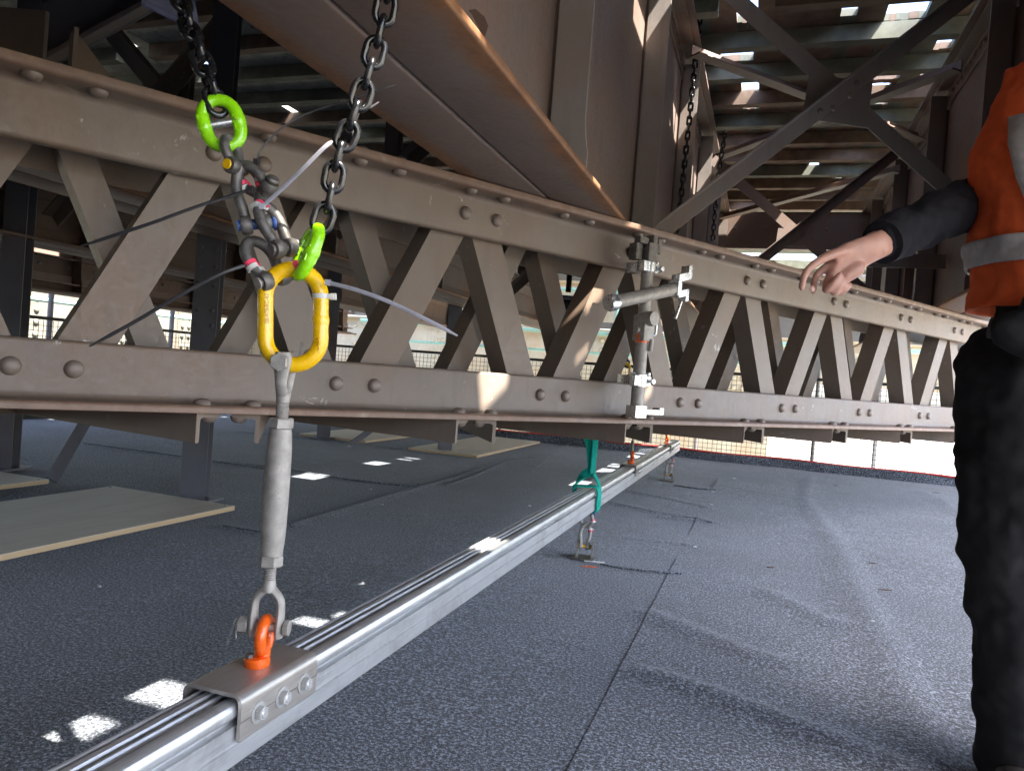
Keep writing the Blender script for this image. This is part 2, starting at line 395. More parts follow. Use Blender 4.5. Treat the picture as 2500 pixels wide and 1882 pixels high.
# dark turned-up carpet edges and slits
for pts, r_ in (([(1466, 1376), (1520, 1386), (1590, 1394), (1663, 1399)], .006), ([(1645, 1184), (1700, 1192), (1747, 1196)], .009),
                ([(1640, 1262), (1690, 1263), (1736, 1275)], .005),
                ([(550, 1127), (700, 1145), (850, 1170), (1010, 1187), (1022, 1180)], .006), ([(1090, 1185), (1160, 1160), (1235, 1127), (1300, 1116)], .006),
                ([(205, 1082), (376, 1105), (479, 1120), (644, 1143)], .008), ([(545, 1283), (600, 1292), (677, 1305)], .005), ([(708, 1282), (830, 1245), (964, 1206)], .0035)):
    mb = MB(); mb.tube(smooth_path([PZ(x, y, .008) for x, y in pts], 5), r_ * .75, 6, flat=1.5)
    mb.build('carpet_edge', MAT['carpet'], floor)
# upstand of carpet along the far edge
mb = MB(); x = -8.0
pr = [(0, 0), (.012, .004), (.016, .085), (.03, .095), (.03, .10), (.008, .1), (-.004, .06)]
pp = [V(a, S_EDGE - .03 + .015 * math.sin(a * 3.1) + .01 * math.sin(a * 7), .004 * math.sin(a * 5)) for a in np.arange(-8, 3.71, .12)]
v = []; f = []
for p in pp: v += [p + V(0, a, b) for a, b in pr]
for i in range(len(pp) - 1):
    for k in range(len(pr)):
        f.append((i * 7 + k, i * 7 + (k + 1) % 7, i * 7 + 7 + (k + 1) % 7, i * 7 + 7 + k))
mb.add(v, f); mb.build('carpet_upstand', MAT['carpet'], floor)
# ground, far below and out to the horizon
mb = MB(); mb.add([(-900, -900, -7), (900, -900, -7), (900, 900, -7), (-900, 900, -7)], [(0, 1, 2, 3)])
struct(mb.build('ground', MAT['outside'], smooth=0))

# ------------------------------------------------------------------ the bridge: lattice truss
def rivet_mesh(r_, h, mat, name='rivet'):
    return MB().lathe([(r_ * 1.04, -.002), (r_, .0015), (r_ * .94, h * .42), (r_ * .78, h * .74), (r_ * .5, h * .93), (r_ * .18, h)], V(0, 0, 0), UP, 14).mesh(name, mat, 60)
RIV = rivet_mesh(.0215, .0155, MAT['rivet_paint'])
RIV_S = rivet_mesh(.016, .012, MAT['stiffener'])
RIV_C = rivet_mesh(.042, .034, MAT['cream'])
RIV_B = rivet_mesh(.02, .014, MAT['slate'])
def rivet(p, nrm, parent, me=None):
    return obj('rivet', me or RIV, parent, p, nrm.to_track_quat('Z', 'Y'))
W0 = 2.0; ZB, ZT = .691, 1.4425
def lip_mat():
    m = MAT['truss'].copy(); m.name = 'taupe steel with rubbed rusty lip'; nt = m.node_tree; B = nt.nodes['Principled BSDF']
    prev = B.inputs['Base Color'].links[0].from_socket; co = n_co(nt)
    d = nt.nodes.new('ShaderNodeVectorMath'); d.operation = 'DOT_PRODUCT'; d.inputs[1].default_value = tuple(WD); nt.links.new(co, d.inputs[0])
    no = nt.nodes.new('ShaderNodeMath'); no.operation = 'MULTIPLY_ADD'; no.inputs[1].default_value = .05; nt.links.new(n_noise(nt, co, 5, 6, .65, .4, (1, 1, 1)), no.inputs[0]); nt.links.new(d.outputs['Value'], no.inputs[2])
    mr = nt.nodes.new('ShaderNodeMapRange'); mr.inputs[1].default_value = W0 - .075; mr.inputs[2].default_value = W0 - .045; mr.inputs[3].default_value = .75; mr.inputs[4].default_value = 0; nt.links.new(no.outputs[0], mr.inputs[0])
    rustc = n_ramp(nt, n_noise(nt, co, 18, 6, .7), [(.3, (.13, .068, .042)), (.6, (.22, .125, .08)), (.75, (.36, .3, .26))])
    nt.links.new(n_mix(nt, mr.outputs[0], prev, rustc), B.inputs['Base Color']); return m
MAT['lip'] = lip_mat()
truss = thing('lattice_truss', 'taupe painted riveted lattice truss running right across under the bridge', 'truss', TW(2.5, W0, ZB))
T0, T1 = -1.4, 8.2; PERIOD = .787
up_ = UP; fr = -WD
mb = MB(); mb.sweep(angle_prof(.11, .155, .02), TW(T0, W0 + .012, ZB), TW(T1, W0 + .012, ZB), fr, up_)
# rear vertical leg face sits at w = W0 - .008
mb.build('bottom_chord', MAT['lip'], truss)
mb = MB(); mb.sweep(angle_prof(.11, .16, .026), TW(T0, W0 + .012, ZT), TW(T1, W0 + .012, ZT), fr, -up_)
mb.build('top_chord', MAT['lip'], truss)
GB = .31
mb = MB(); mb.sweep(angle_prof(.1, .15, .018), TW(T0, W0 + GB, ZB + .001), TW(T1, W0 + GB, ZB + .001), -fr, up_); mb.build('bottom_chord', MAT['truss'], truss)
mb = MB(); mb.sweep(angle_prof(.1, .16, .02), TW(T0, W0 + GB, ZT - .001), TW(T1, W0 + GB, ZT - .001), -fr, -up_); mb.build('top_chord', MAT['truss'], truss)
mb = MB(); mb.sweep(angle_prof(.09, .12, .014), TW(T0, W0 + .78, ZB + .002), TW(T1, W0 + .78, ZB + .002), fr, up_); mb.build('tie_angle', MAT['truss'], truss)
def diagonal(tb, tt, w, wid, leg, front=True):
    """angle section: flat face towards the camera, leg pointing back along its left edge"""
    p0 = TW(tb + wid / 2, w, ZB + .10); p1 = TW(tt + wid / 2, w, ZT - .10)
    d = (p1 - p0).normalized(); side = WD.cross(d).normalized()
    if side.dot(TD) < 0: side = -side
    pr = angle_prof(wid * .92, leg, .012)
    mb = MB(); mb.sweep(pr, p0 - side * (wid * .46), p1 - side * (wid * .46), side, WD)
    mb.build('diagonal_brace', MAT['truss'], truss)
k0 = -2
for k in range(k0, 9):
    o = PERIOD * k
    diagonal(.235 + o, .505 + o, W0 + .034, .125, .095)
    diagonal(.855 + o, .615 + o, W0 + .034, .125, .095)
    ob = o + .393
    diagonal(.25 + ob, .52 + ob, W0 + GB - .14, .085, .09)
    diagonal(.875 + ob, .635 + ob, W0 + GB - .14, .085, .09)
    for dt in (.168, .292):
        rivet(TW(dt + o, W0 - .0085, .780), fr, truss)
    for dt in (.57, .698):
        rivet(TW(dt + o, W0 - .062, ZB + .020), UP, truss)
        rivet(TW(dt + o, W0 - .0145, 1.352), fr, truss)
    for dt in (.168, .295, .555, .69):
        rivet(TW(dt + o, W0 - .058, ZT - .026), -UP, truss)
        if k >= 1: rivet(TW(dt + o, W0 - .058, ZT), UP, truss)
    # lacing angles below, zigzag in plan
    for t0, t1 in ((.555 + o, .20 + o), (.715 + o, 1.07 + o)):
        p0 = TW(t0, W0 - .075, ZB - .002); p1 = TW(t1, W0 + .78, ZB - .002)
        d = (p1 - p0).normalized(); sd = d.cross(UP); sd = sd if (sd.dot(TD) < 0) == (t1 > t0) else -sd
        mb = MB(); mb.sweep(angle_prof(.07, .075, .011), p0, p1, sd, -UP); lb = mb.build('lacing_bar', MAT['truss'], truss)
        rivet(TW(t0, W0 - .05, ZB - .013) + sd * .045, -UP, truss)

# ------------------------------------------------------------------ plate girders
ZG = ZT + .004; ZC = 3.4
GN = [-6.436, -4.536, -2.636, -.736, 1.165]
GDESC = {-6.436: ('dark brown outer plate girder along the far left side of the deck', 'brown'),
         -4.536: ('brown plate girder in the dark, second from the left side', 'brown'),
         -2.636: ('plate girder in shade behind the truss, above the slate hanger posts', 'girder'),
         -.736: ('big brown plate girder overhead resting on the truss, right above the aluminium rail', 'girder'),
         1.165: ('brown plate girder at the right behind the worker', 'girder'),
         3.065: ('rightmost plate girder, beyond the worker', 'girder')}
def flange_mat(nc, base_mat):
    m = base_mat.copy(); m.name = base_mat.name + ' with rusted flange edges'; nt = m.node_tree; B = nt.nodes['Principled BSDF']
    prev = B.inputs['Base Color'].links[0].from_socket; co = n_co(nt)
    sep = nt.nodes.new('ShaderNodeSeparateXYZ'); nt.links.new(co, sep.inputs[0])
    a = nt.nodes.new('ShaderNodeMath'); a.operation = 'ADD'; a.inputs[1].default_value = -nc; nt.links.new(sep.outputs[0], a.inputs[0])
    ab = nt.nodes.new('ShaderNodeMath'); ab.operation = 'ABSOLUTE'; nt.links.new(a.outputs[0], ab.inputs[0])
    no = nt.nodes.new('ShaderNodeMath'); no.operation = 'MULTIPLY_ADD'; no.inputs[1].default_value = .16; nt.links.new(n_noise(nt, co, 3.2, 6, .65, .4), no.inputs[0]); nt.links.new(ab.outputs[0], no.inputs[2])
    f = n_ramp(nt, no.outputs[0], [(.225, (0, 0, 0)), (.265, (.85, .85, .85))])
    rustc = n_ramp(nt, n_noise(nt, co, 14, 6, .7), [(.3, (.13, .05, .018)), (.7, (.26, .115, .04))])
    nt.links.new(n_mix(nt, f, prev, rustc), B.inputs['Base Color']); return m
def plate_girder(nc, zb, s0, s1, stiffs, matn, label, zt=None):
    zt = zt or ZC - .2
    g = thing('plate_girder', label, 'girder', (nc, 3, zb), 'plate girders carrying the bridge deck')
    m_ = MAT[matn]; ms = MAT['stiffener'] if matn == 'girder' else m_
    pr = rrect(.196, .022, .007, 3); fm_ = flange_mat(nc, m_) if matn == 'girder' else m_
    for sgn in (-1, 1):
        MB().sweep(pr, V(nc + sgn * .1025, s0, zb + .011), V(nc + sgn * .1025, s1, zb + .011), V(1, 0, 0), UP).build('bottom_flange', fm_, g)
    MB().abox(nc - .007, nc + .007, s0, s1, zb + .023, zt).build('web', m_, g)
    for sgn in (-1, 1):
        MB().sweep(angle_prof(.085, .085, .013), V(nc + sgn * .0075, s0, zb + .0225), V(nc + sgn * .0075, s1, zb + .0225), V(sgn, 0, 0), UP).build('flange_angle', m_, g)
        MB().sweep(angle_prof(.1, .12, .014), V(nc + sgn * .0075, s0, zt), V(nc + sgn * .0075, s1, zt), V(sgn, 0, 0), -UP).build('flange_angle', m_, g)
    MB().abox(nc - .15, nc + .15, s0, s1, zt + .001, zt + .02).build('top_flange', m_, g)
    for s in stiffs:
        for sgn in (-1, 1):
            mb = MB()
            poly = [(.0225, zb + .024), (.150, zb + .024), (.152, zb + .12), (.142, zb + .17), (.136, zb + .23), (.136, zt - .04), (.0225, zt - .04)]
            mb.plate(poly, V(nc, s, 0), V(sgn, 0, 0), UP, V(0, 1, 0), .016)
            mb.build('stiffener', ms, g)
            MB().sweep(angle_prof(.06, .055, .01), V(nc + sgn * .008, s + .0162, zb + .115), V(nc + sgn * .008, s + .0162, zt - .14), V(sgn, 0, 0), V(0, 1, 0)).build('stiffener_angle', m_, g)
            if abs(nc) < 1.5 and s > 1:
                for z in np.arange(zb + .3, ZC - .3, .16): rivet(V(nc + sgn * .045, s + .027, z), V(0, 1, 0), g, RIV_S)
    if abs(nc) < 1.5:
        for s in np.arange(.35, 9.6, .115):
            sgn = 1 if nc < 0 else -1
            rivet(V(nc + sgn * .0205, s, ZC - .26), V(sgn, 0, 0), g, RIV_S)
    return g
for nc in GN:
    lab, mt = GDESC[nc]
    zb = ZG if nc > -6 else 1.27
    st = [.73 + 1.57 * k for k in range(-2, 7)] if nc < 0 else [1.55 + 1.57 * k for k in range(-2, 6)]
    plate_girder(nc, zb, -9.8 if nc < 0 else 0.7, 10.5, st if nc < 0 else [x for x in st if x > 0.7], mt, lab, 1.86 if nc in (-2.636, -4.536) else None)
    if nc in (-2.636, -4.536):
        gg = [o for o in COL.objects if o.get('label') == lab][0]
        for s_ in (-.4, 1.6, 4.75, 7.9):
            MB().sweep([(-.05, -.045), (.05, -.045), (.05, -.037), (.004, -.037), (.004, .037), (.05, .037), (.05, .045), (-.05, .045), (-.05, .037), (-.004, .037), (-.004, -.037), (-.05, -.037)], V(nc, s_, 1.882), V(nc, s_, ZC - .12), V(1, 0, 0), V(0, 1, 0)).build('upright', MAT['truss'], gg, smooth=0)
# outer girder: ledges and rivets seen through the lattice
og = [o for o in COL.objects if o.name.startswith('plate_girder')][0]
for z, d in ((1.36, .12), (1.60, .10), (2.2, .06)):
    MB().sweep(angle_prof(d, .09, .014), V(-6.4285, -3, z), V(-6.4285, 10.5, z), V(1, 0, 0), UP).build('ledge_angle', MAT['girder'], og)
for s in np.arange(1.5, 10, .3):
    rivet(V(-6.428, s, 1.53), V(1, 0, 0), og, RIV_B)

# ------------------------------------------------------------------ cross bracing between girders
def brace_frame(pa, pb, arms, cross, label, mat='truss', gs=.19, name='cross_brace'):
    """arms: [((u0,z0),(u1,z1))...] with u in metres of X; plane through pa-pb (plan)"""
    du = V(pb[0] - pa[0], pb[1] - pa[1], 0)
    def Q(x, z): return V(x, pa[1] + (x - pa[0]) / (pb[0] - pa[0]) * du.y, z)
    dn = du.normalized(); nb = V(-dn.y, dn.x, 0)
    t = thing(name, label, 'brace', Q((pa[0] + pb[0]) / 2, ZG), 'cross braces between the girders')
    for i, (a, b) in enumerate(arms):
        p0, p1 = Q(*a), Q(*b); d = (p1 - p0).normalized(); sd = nb.cross(d)
        off = nb * (-.012 if i == 0 else .004)
        if sd.z < 0: sd = -sd
        mb = MB(); mb.sweep(angle_prof(.095, .08, .011), p0 + off + sd * .047, p1 + off + sd * .047, -sd, -nb if i == 0 else nb)
        mb.build('brace_arm', MAT[mat], t)
    if cross:
        c = Q(*cross); gp = MB(); d0 = (Q(*arms[0][1]) - Q(*arms[0][0])).normalized(); s0 = nb.cross(d0)
        gp.plate([(-gs, -gs * .62), (gs * .95, -gs * .7), (gs, gs * .66), (-gs * .9, gs * .6)], c - nb * .0005, dn, UP, nb, .004)
        g_ = gp.build('gusset_plate', MAT[mat], t, smooth=0)
        for k in (-1, 1):
            for q in (.06, .13):
                rivet(c - nb * .0125 + d0 * (k * q) + s0 * (.018 if q < .1 else -.01), -nb, t, RIV)
    return t
brace_frame((-.6, 4.0), (1.03, 4.7), [((-.64, 1.61), (1.06, 3.27)), ((-.60, 3.172), (1.06, 1.92))], (.265, 2.465), 'nearest steel cross brace right of the big overhead girder, standing over the truss', 'stiffener')
brace_frame((-.6, 7.05), (1.03, 7.35), [((-.62, 1.56), (1.06, 3.16)), ((-.60, 2.96), (1.06, 1.62))], (.13, 2.28), 'far steel cross brace seen behind the pointing hand', 'girder', .12)
brace_frame((-2.5, 3.9), (-.87, 3.9), [((-2.5, 1.6), (-.87, 3.1)), ((-2.5, 3.1), (-.87, 1.6))], (-1.69, 2.35), 'dark cross brace left of the big overhead girder', 'truss')
brace_frame((-4.4, 3.6), (-2.77, 3.6), [((-4.4, 1.6), (-2.77, 3.1)), ((-4.4, 3.1), (-2.77, 1.6))], (-3.6, 2.35), 'dark cross brace between the two leftmost visible girders', 'truss')
brace_frame((-2.5, 7.0), (-.87, 7.0), [((-2.5, 1.6), (-.87, 3.1)), ((-2.5, 3.1), (-.87, 1.6))], (-1.69, 2.35), 'small far cross brace seen left of the big girder in the dark', 'truss')
for i, (x0, y0, x1, y1, lab) in enumerate(((-.62, 5.0, 1.05, 6.9, 'slanting lateral bracing angle just under the deck, nearest'), (-.62, 7.3, 1.05, 5.4, 'slanting lateral bracing angle under the deck crossing the nearest'), (-.62, 9.6, 1.05, 7.6, 'farthest slanting lateral bracing angle under the deck'))):
    p0, p1 = V(x0, y0, 3.02 - .03 * i), V(x1, y1, 3.02 - .03 * i); d_ = (p1 - p0).normalized()
    tag(MB().sweep(angle_prof(.09, .08, .011), p0, p1, d_.cross(UP), UP).build('lateral_brace', MAT['girder']), lab, 'brace', 'lateral braces under the deck')
st = thing('bottom_strut', 'horizontal steel strut behind the worker\'s forearm', 'strut', (.9, 5.9, 1.8))
MB().beam(V(.55, 5.9, 1.862), V(1.15, 5.9, 1.862), .014, .1, UP).build('strut_plate', MAT['stiffener'], st)
for a in (.72, .93): MB().abox(a - .03, a + .03, 5.92, 5.935, ZG + .03, 1.82).build('batten', MAT['girder'], st)
# overhead transverse beam at the far end
eb = thing('end_beam', 'pinkish brown riveted cross beam at the far end under the deck', 'beam', (-1, 10.2, 2.8))
MB().abox(-6.3, 4.2, 10.2, 10.215, 2.72, 3.2).build('web', MAT['girder'], eb)
MB().abox(-6.3, 4.2, 10.1, 10.19, 2.70, 2.718).build('bottom_flange', MAT['girder'], eb)
for a in (-.5, -.12, .3, .62, 1.0): rivet(V(a, 10.2, 2.98), V(0, -1, 0), eb)
# gusset and knee plates above the truss on the left
kp = thing('knee_plate', 'slanted grey-purple steel knee plate above the truss at the upper left', 'plate', TW(-.1, W0 + .1, ZT))
a0, a1 = PD(60, 118, 2.45), PD(560, -150, 2.7)
sd_ = (UP - (a1 - a0).normalized() * UP.dot((a1 - a0).normalized())).normalized()
MB().beam(a0, a1, .014, .17, sd_).build('plate', MAT['slate'], kp)
MB().beam(a0 - sd_ * .088 - FW * .04, a1 - sd_ * .088 - FW * .04, .10, .014, sd_).build('edge_strip', MAT['stiffener'], kp)
kp2 = thing('gusset_bracket', 'small triangular steel gusset standing on the truss top at left', 'bracket', PD(180, 155, 1.85))
b0 = PD(178, 160, 1.85)
MB().plate([(0, -.02), (.10, -.02), (.012, .075), (0, .075)], b0, TD, UP, WD, .01).build('gusset', MAT['truss'], kp2)
MB().box(b0 + TD * -.004 + UP * .028 - WD * .02, TD * .005, WD * .035, UP * .048).build('end_plate', MAT['truss'], kp2)
kp3 = tag(MB().box(PD(20, 105, 2.0), RT * .10, FW * .008, UP * .09).build('splice_plate', MAT['truss']), 'pale taupe upright plate on the truss at the left border', 'plate')

# ------------------------------------------------------------------ bridge deck overhead (planks on joists, with slots)
deckroof = bpy.data.objects.new('bridge_deck', None); COL.objects.link(deckroof); struct(deckroof); deckroof.location = (0, 4, ZC); ROOTINV['bridge_deck'] = Matrix.Translation((0, -4, -ZC))
ND0, ND1, SD0, SD1 = -6.7, 4.9, -10.0, 10.7
HOLES = []   # n0,n1,s0,s1
def sun_hole(p, wn_, ws_, z=ZC + .02):
    """opening in the deck that lets the sun reach p"""
    k = (z - p.z) / SUN_DIR.z; q = p + SUN_DIR * k
    HOLES.append((q.x - wn_ / 2, q.x + wn_ / 2, q.y - ws_ / 2, q.y + ws_ / 2))
for x, y, z, a, b in ((757, 1163, 0, .17, .20), (920, 1131, 0, .17, .22), (998, 1120, 0, .17, .2), (890, 1431, 0, .075, .11), (1047, 1368, 0, .07, .09), (405, 1692, 0, .09, .12), (335, 1672, 0, .04, .06),
                      (1490, 1140, 0, .16, .22), (1181, 1328, .33, .12, .16), (1057, 1013, .712, .06, .07), (1107, 1062, .65, .05, .06), (872, 290, 1.2, .10, .13),
                      (1515, 725, 1.14, .05, .07), (1645, 875, 1.0, .035, .05)):
    sun_hole(PZ(x, y, z) if z < .8 else (PD(x, y, 1.188) if x < 1000 else PPL(x, y, TW(0, W0 - .1, 0), WD)), a, b)
for x, y, a, b in ((1571, 68, .10, .5), (1650, 283, .10, .45), (1700, 455, .10, .3)):
    sun_hole(PPL(x, y, V(-.72, 0, 0), V(1, 0, 0)), a, b)
for n0, n1, ss in ((-.50, -.30, (5.6, 7.15, 7.7, 10.0)), (.58, .83, (5.1, 6.1, 6.65, 7.75, 8.3, 9.3)), (.97, 1.08, (5.6, 6.15, 9.3)), (-.33, -.22, (6.3,)), (.30, .42, (5.0, 8.7))):
    for s in ss: HOLES.append((n0, n1, s + .06, s + .40))
for h in ((-5.05, -4.93, 5.2, 5.6), (-4.52, -4.42, 6.9, 7.3), (-5.4, -5.3, 4.7, 5.0), (-4.9, -4.82, 6.4, 6.8), (-3.6, -3.5, 8.2, 8.7), (-2.2, -2.1, 8.6, 9.1)): HOLES.append(h)
strips = [ND0]
while strips[-1] < ND1: strips.append(strips[-1] + random.choice((.2, .225, .25)))
strips[-1] = ND1
cols = sorted(set([round(h[0], 3) for h in HOLES] + [round(h[1], 3) for h in HOLES]))
bounds = sorted(set([round(a, 3) for a in strips] + cols))
b2 = [bounds[0]]
for b in bounds[1:]:
    if b - b2[-1] > .03: b2.append(b)
bounds = b2
for i in range(len(bounds) - 1):
    a, b = bounds[i], bounds[i + 1]; mid = (a + b) / 2
    cuts = sorted([(h[2], h[3]) for h in HOLES if h[0] - .02 < mid < h[1] + .02])
    s = SD0; segs = []
    if b > 2.15: cuts = [(-.5, max(-.5, (b - 2.15) / .287 - .92))] + cuts
    for c0, c1 in cuts:
        if c0 > s: segs.append((s, c0))
        s = max(s, c1)
    segs.append((s, SD1))
    for s0, s1 in segs:
        dz = random.uniform(-.004, .004)
        MB().abox(a + .0005, b - .0005, s0, s1, ZC + .002 + dz, ZC + .05 + dz).build('deck_plank', MAT['sheet_deck'] if mid < -1.2 else (MAT['timber'] if random.random() < .6 else MAT['timber2']), deckroof, smooth=0)
s = SD0 + .1
while s < SD1 - .1:
    skip = any(h[2] - .03 < s + .05 < h[3] + .03 and h[2] < 5 for h in HOLES)
    s_ = s + (.0)
    # a joist stops short of the sun openings near the camera
    segs = [(ND0, ND1 if s_ < -.62 else min(ND1, max(2.15, 2.15 + .287 * (s_ + .92) - .02)))]
    for h in HOLES:
        if h[2] - .12 < s_ < h[3] + .02 and h[2] < 5.0:
            ns = []
            for a, b in segs:
                if h[1] + .1 <= a or h[0] - .1 >= b: ns.append((a, b))
                else:
                    if h[0] - .1 > a: ns.append((a, h[0] - .1))
                    if h[1] + .15 < b: ns.append((h[1] + .15, b))
            segs = ns
    for a, b in segs:
        MB().abox(a, b, s_, s_ + .09, ZC - .115, ZC - .004, .006).build('deck_joist', MAT['timber2'] if random.random() < .5 else MAT['timber'], deckroof)
    s += .55

# unseen dark sheet added behind the viewpoint to block light from the back
sh = thing('light_block_sheet', 'dark sheet added out of view behind the viewpoint to block light', 'sheeting', (-3, -2.6, 0))
mb = MB(); vv = []; nn = 60
for i in range(nn + 1):
    a = -8.0 + 9.6 * i / nn; w_ = .04 * math.sin(a * 9) + .03 * math.sin(a * 23)
    vv += [V(a, -2.6 + w_, 0.02), V(a, -2.6 + w_ * .5, ZC - .13), V(a, -2.606 + w_ * .5, ZC - .13), V(a, -2.606 + w_, 0.02)]
ff = []
for i in range(nn):
    for k in range(4): ff.append((i * 4 + k, i * 4 + (k + 1) % 4, i * 4 + 4 + (k + 1) % 4, i * 4 + 4 + k))
mb.add(vv, ff); mb.build('sheet', MAT['slate'], sh)

# ------------------------------------------------------------------ beyond the deck: edge netting, rails, far girders
def netting(p0, p1, label, h=1.03):
    d = (p1 - p0); L = d.length; dn = d.normalized(); nb = V(-dn.y, dn.x, 0)
    t = thing('edge_netting', label, 'netting', p0.lerp(p1, .5))
    mb = MB()
    for k in range(int(L / .055)):
        a = p0 + dn * (k * .055); mb.beam(a + UP * .02, a + UP * (h - .01), .005, .004, nb)
    for k in range(int(h / .055)):
        z = .03 + k * .055; mb.beam(p0 + UP * z, p1 + UP * z, .004, .005, UP)
    m_ = mb.build('net_mesh', MAT['mesh'], t, smooth=0); m_['kind'] = 'stuff'
    MB().beam(p0 + UP * (h + .012), p1 + UP * (h + .012), .012, .035, UP).build('top_band', MAT['mesh'], t)
    MB().beam(p0 + UP * .045 + nb * .01, p1 + UP * .045 + nb * .01, .012, .09, UP).build('toe_band', MAT['mesh'], t)
    for k in range(int(L / 1.9) + 1):
        a = p0 + dn * min(L, k * 1.9) + nb * .02
        MB().tube([a + UP * -.03, a + UP * (h + .3)], .022, 10).build('post', MAT['galv'], t)
    return t
netting(V(-7.0, S_EDGE + .06, 0), V(3.7, S_EDGE + .06, 0), 'black square mesh edge netting along the far end of the carpeted deck')
netting(V(-7.05, -9, 0), V(-7.05, S_EDGE, 0), 'black square mesh edge netting along the left side beyond the dark girder')
mb = MB(); mb.tube([V(a, S_EDGE + .005 + .02 * math.sin(a * 2.2) - .02, .105 + .006 * math.sin(a * 4.7)) for a in np.arange(-6.9, 3.7, .15)], .011, 8)
tag(mb.build('red_cord', MAT['red']), 'red cord running along the foot of the far edge netting', 'cord')
def tube_rail(p0, p1, r_, label, mat='teal'):
    t = tag(MB().tube([p0, p1], r_, 10).build('scaffold_rail', MAT[mat]), label, 'scaffold tube', 'teal scaffold rails outside the deck'); return t
tube_rail(V(-7, 11.9, 1.60), V(4, 11.9, 1.60), .035, 'long pale teal scaffold rail beyond the netting, lower of the two')
tube_rail(V(-7, 11.9, 2.30), V(4, 11.9, 2.30), .03, 'long pale teal scaffold rail beyond the netting, upper of the two')
tube_rail(V(-8.4, 1, 1.30), V(-8.4, 11.9, 1.30), .03, 'pale teal scaffold rail outside the left side netting')
tube_rail(V(-8.4, 1, 1.62), V(-8.4, 11.9, 1.62), .026, 'pale teal scaffold rail outside the left side, above the other one')
tube_rail(V(-7, 12.1, 1.28), V(0, 12.1, 1.28), .025, 'thin pale teal scaffold rail just above the far netting')
tube_rail(V(-5.6, 12.3, .2), V(-4.2, 12.3, 2.9), .024, 'slanting pale teal scaffold tube outside the far left corner')
tube_rail(V(-1.7, 12.3, 2.9), V(-2.9, 12.3, .2), .024, 'slanting pale teal scaffold tube in front of the cream girder')
tube_rail(V(-.9, 11.8, 2.62), V(3, 11.8, 2.62), .05, 'bright blue-white scaffold rail high up behind the pointing hand', 'galv')
for i, (x, y) in enumerate(((-7.6, 6.2), (-7.6, 8.0), (-6.2, 11.8), (-4.2, 11.8), (-2.3, 11.8), (-.9, 11.75), (1.6, 11.8))):
    tag(MB().tube([V(x, y, -1.5), V(x, y, 3.0)], .03, 10).build('scaffold_upright', MAT['slate' if i != 4 else 'teal']),
        ['slate scaffold upright at the far left beyond the netting', 'second slate scaffold upright from the left beyond the netting', 'slate scaffold upright outside the far left corner',
         'slate scaffold upright outside the far netting, left of centre', 'pale teal scaffold upright in front of the riveted cream girder', 'slate scaffold upright outside the far netting near the rail end', 'slate scaffold upright outside the netting below the hand'][i], 'scaffold tube', 'scaffold uprights outside the deck')
def cream_girder(p0, p1, z0, z1, face, label, groups, cm=None):
    cm = cm or MAT['cream']; rc = RIV_C if cm is MAT['cream'] else rivet_mesh(.042, .034, cm)
    t = thing('cream_girder', label, 'girder', (p0 + p1) / 2)
    d = (p1 - p0).normalized()
    MB().box((p0 + p1) / 2 + UP * ((z0 + z1) / 2), d * ((p1 - p0).length / 2), face * .01, UP * ((z1 - z0) / 2)).build('web', cm, t)
    MB().box((p0 + p1) / 2 + UP * (z1 + .015) + face * .05, d * ((p1 - p0).length / 2), face * .16, UP * .012).build('top_flange', cm, t)
    for u, ncol in groups:
        c = p0 + d * u
        MB().box(c + face * .0175 + UP * ((z0 + z1) / 2), d * (.09 * ncol), face * .006, UP * ((z1 - z0) / 2 - .04)).build('splice_plate', cm, t)
        for k in range(ncol):
            for z in np.arange(max(z0, .1) + .1, z1 - .05, .17):
                rivet(c + face * .0235 + d * ((k - (ncol - 1) / 2) * .15) + UP * z, face, t, rc)
    return t
cream_girder(V(-10, 13.2, 0), V(.15, 13.2, 0), -1.2, 1.72, V(0, -1, 0), 'sunlit cream riveted girder outside beyond the far netting', [(2.2, 2), (4.0, 2), (5.4, 4), (6.7, 2), (7.5, 5), (8.6, 2), (9.6, 2)])
cream_girder(V(.16, 13.25, 0), V(7, 13.25, 0), 1.05, 1.75, V(0, -1, 0), 'pale rust-stained beam outside beyond the right part of the lattice', [(1.2, 2), (2.6, 3), (4.0, 2)])
cream_girder(V(-9.6, 0, 0), V(-9.6, 13.1, 0), -1.2, 1.9, V(1, 0, 0), 'sunlit cream riveted girder outside beyond the left side netting', [(3.9, 1), (5.2, 2), (6.3, 2), (7.6, 1), (9.0, 2), (10.4, 2), (11.5, 2)], MAT['darkened_cream'])
mb = MB(); mb.abox(-14, 9, 11.4, 17.2, 3.9, 4.0)
cream_girder(V(-6.5, 14.6, 0), V(-.6, 14.6, 0), 2.0, 2.75, V(0, -1, 0), 'grey cream riveted panel higher up beyond the far netting', [(.8, 2), (2.0, 3), (3.1, 2), (4.0, 4), (5.1, 2)])
nr = thing('shade_slab', 'slab added above the cream girders to shade them from the sun', 'bridge', (0, 14, 3.9))  # added roof slab, keeps direct sun off the far girders
mb.build('deck_slab', MAT['timber2'], nr, smooth=0)
fb = thing('far_span', 'grey green steel span in the distance behind the cream girder', 'bridge', (0, 18, 2))
MB().abox(-12, 8, 17.9, 18.0, 2.1, 3.6).build('girder_web', MAT['slate'], fb)
MB().abox(-12, 8, 17.4, 18.4, 3.62, 3.8).build('deck_slab', MAT['timber2'], fb)
for a in np.arange(-11, 8, 1.5): MB().abox(a, a + .2, 17.8, 17.89, 2.1, 3.6).build('stiffener', MAT['slate'], fb)
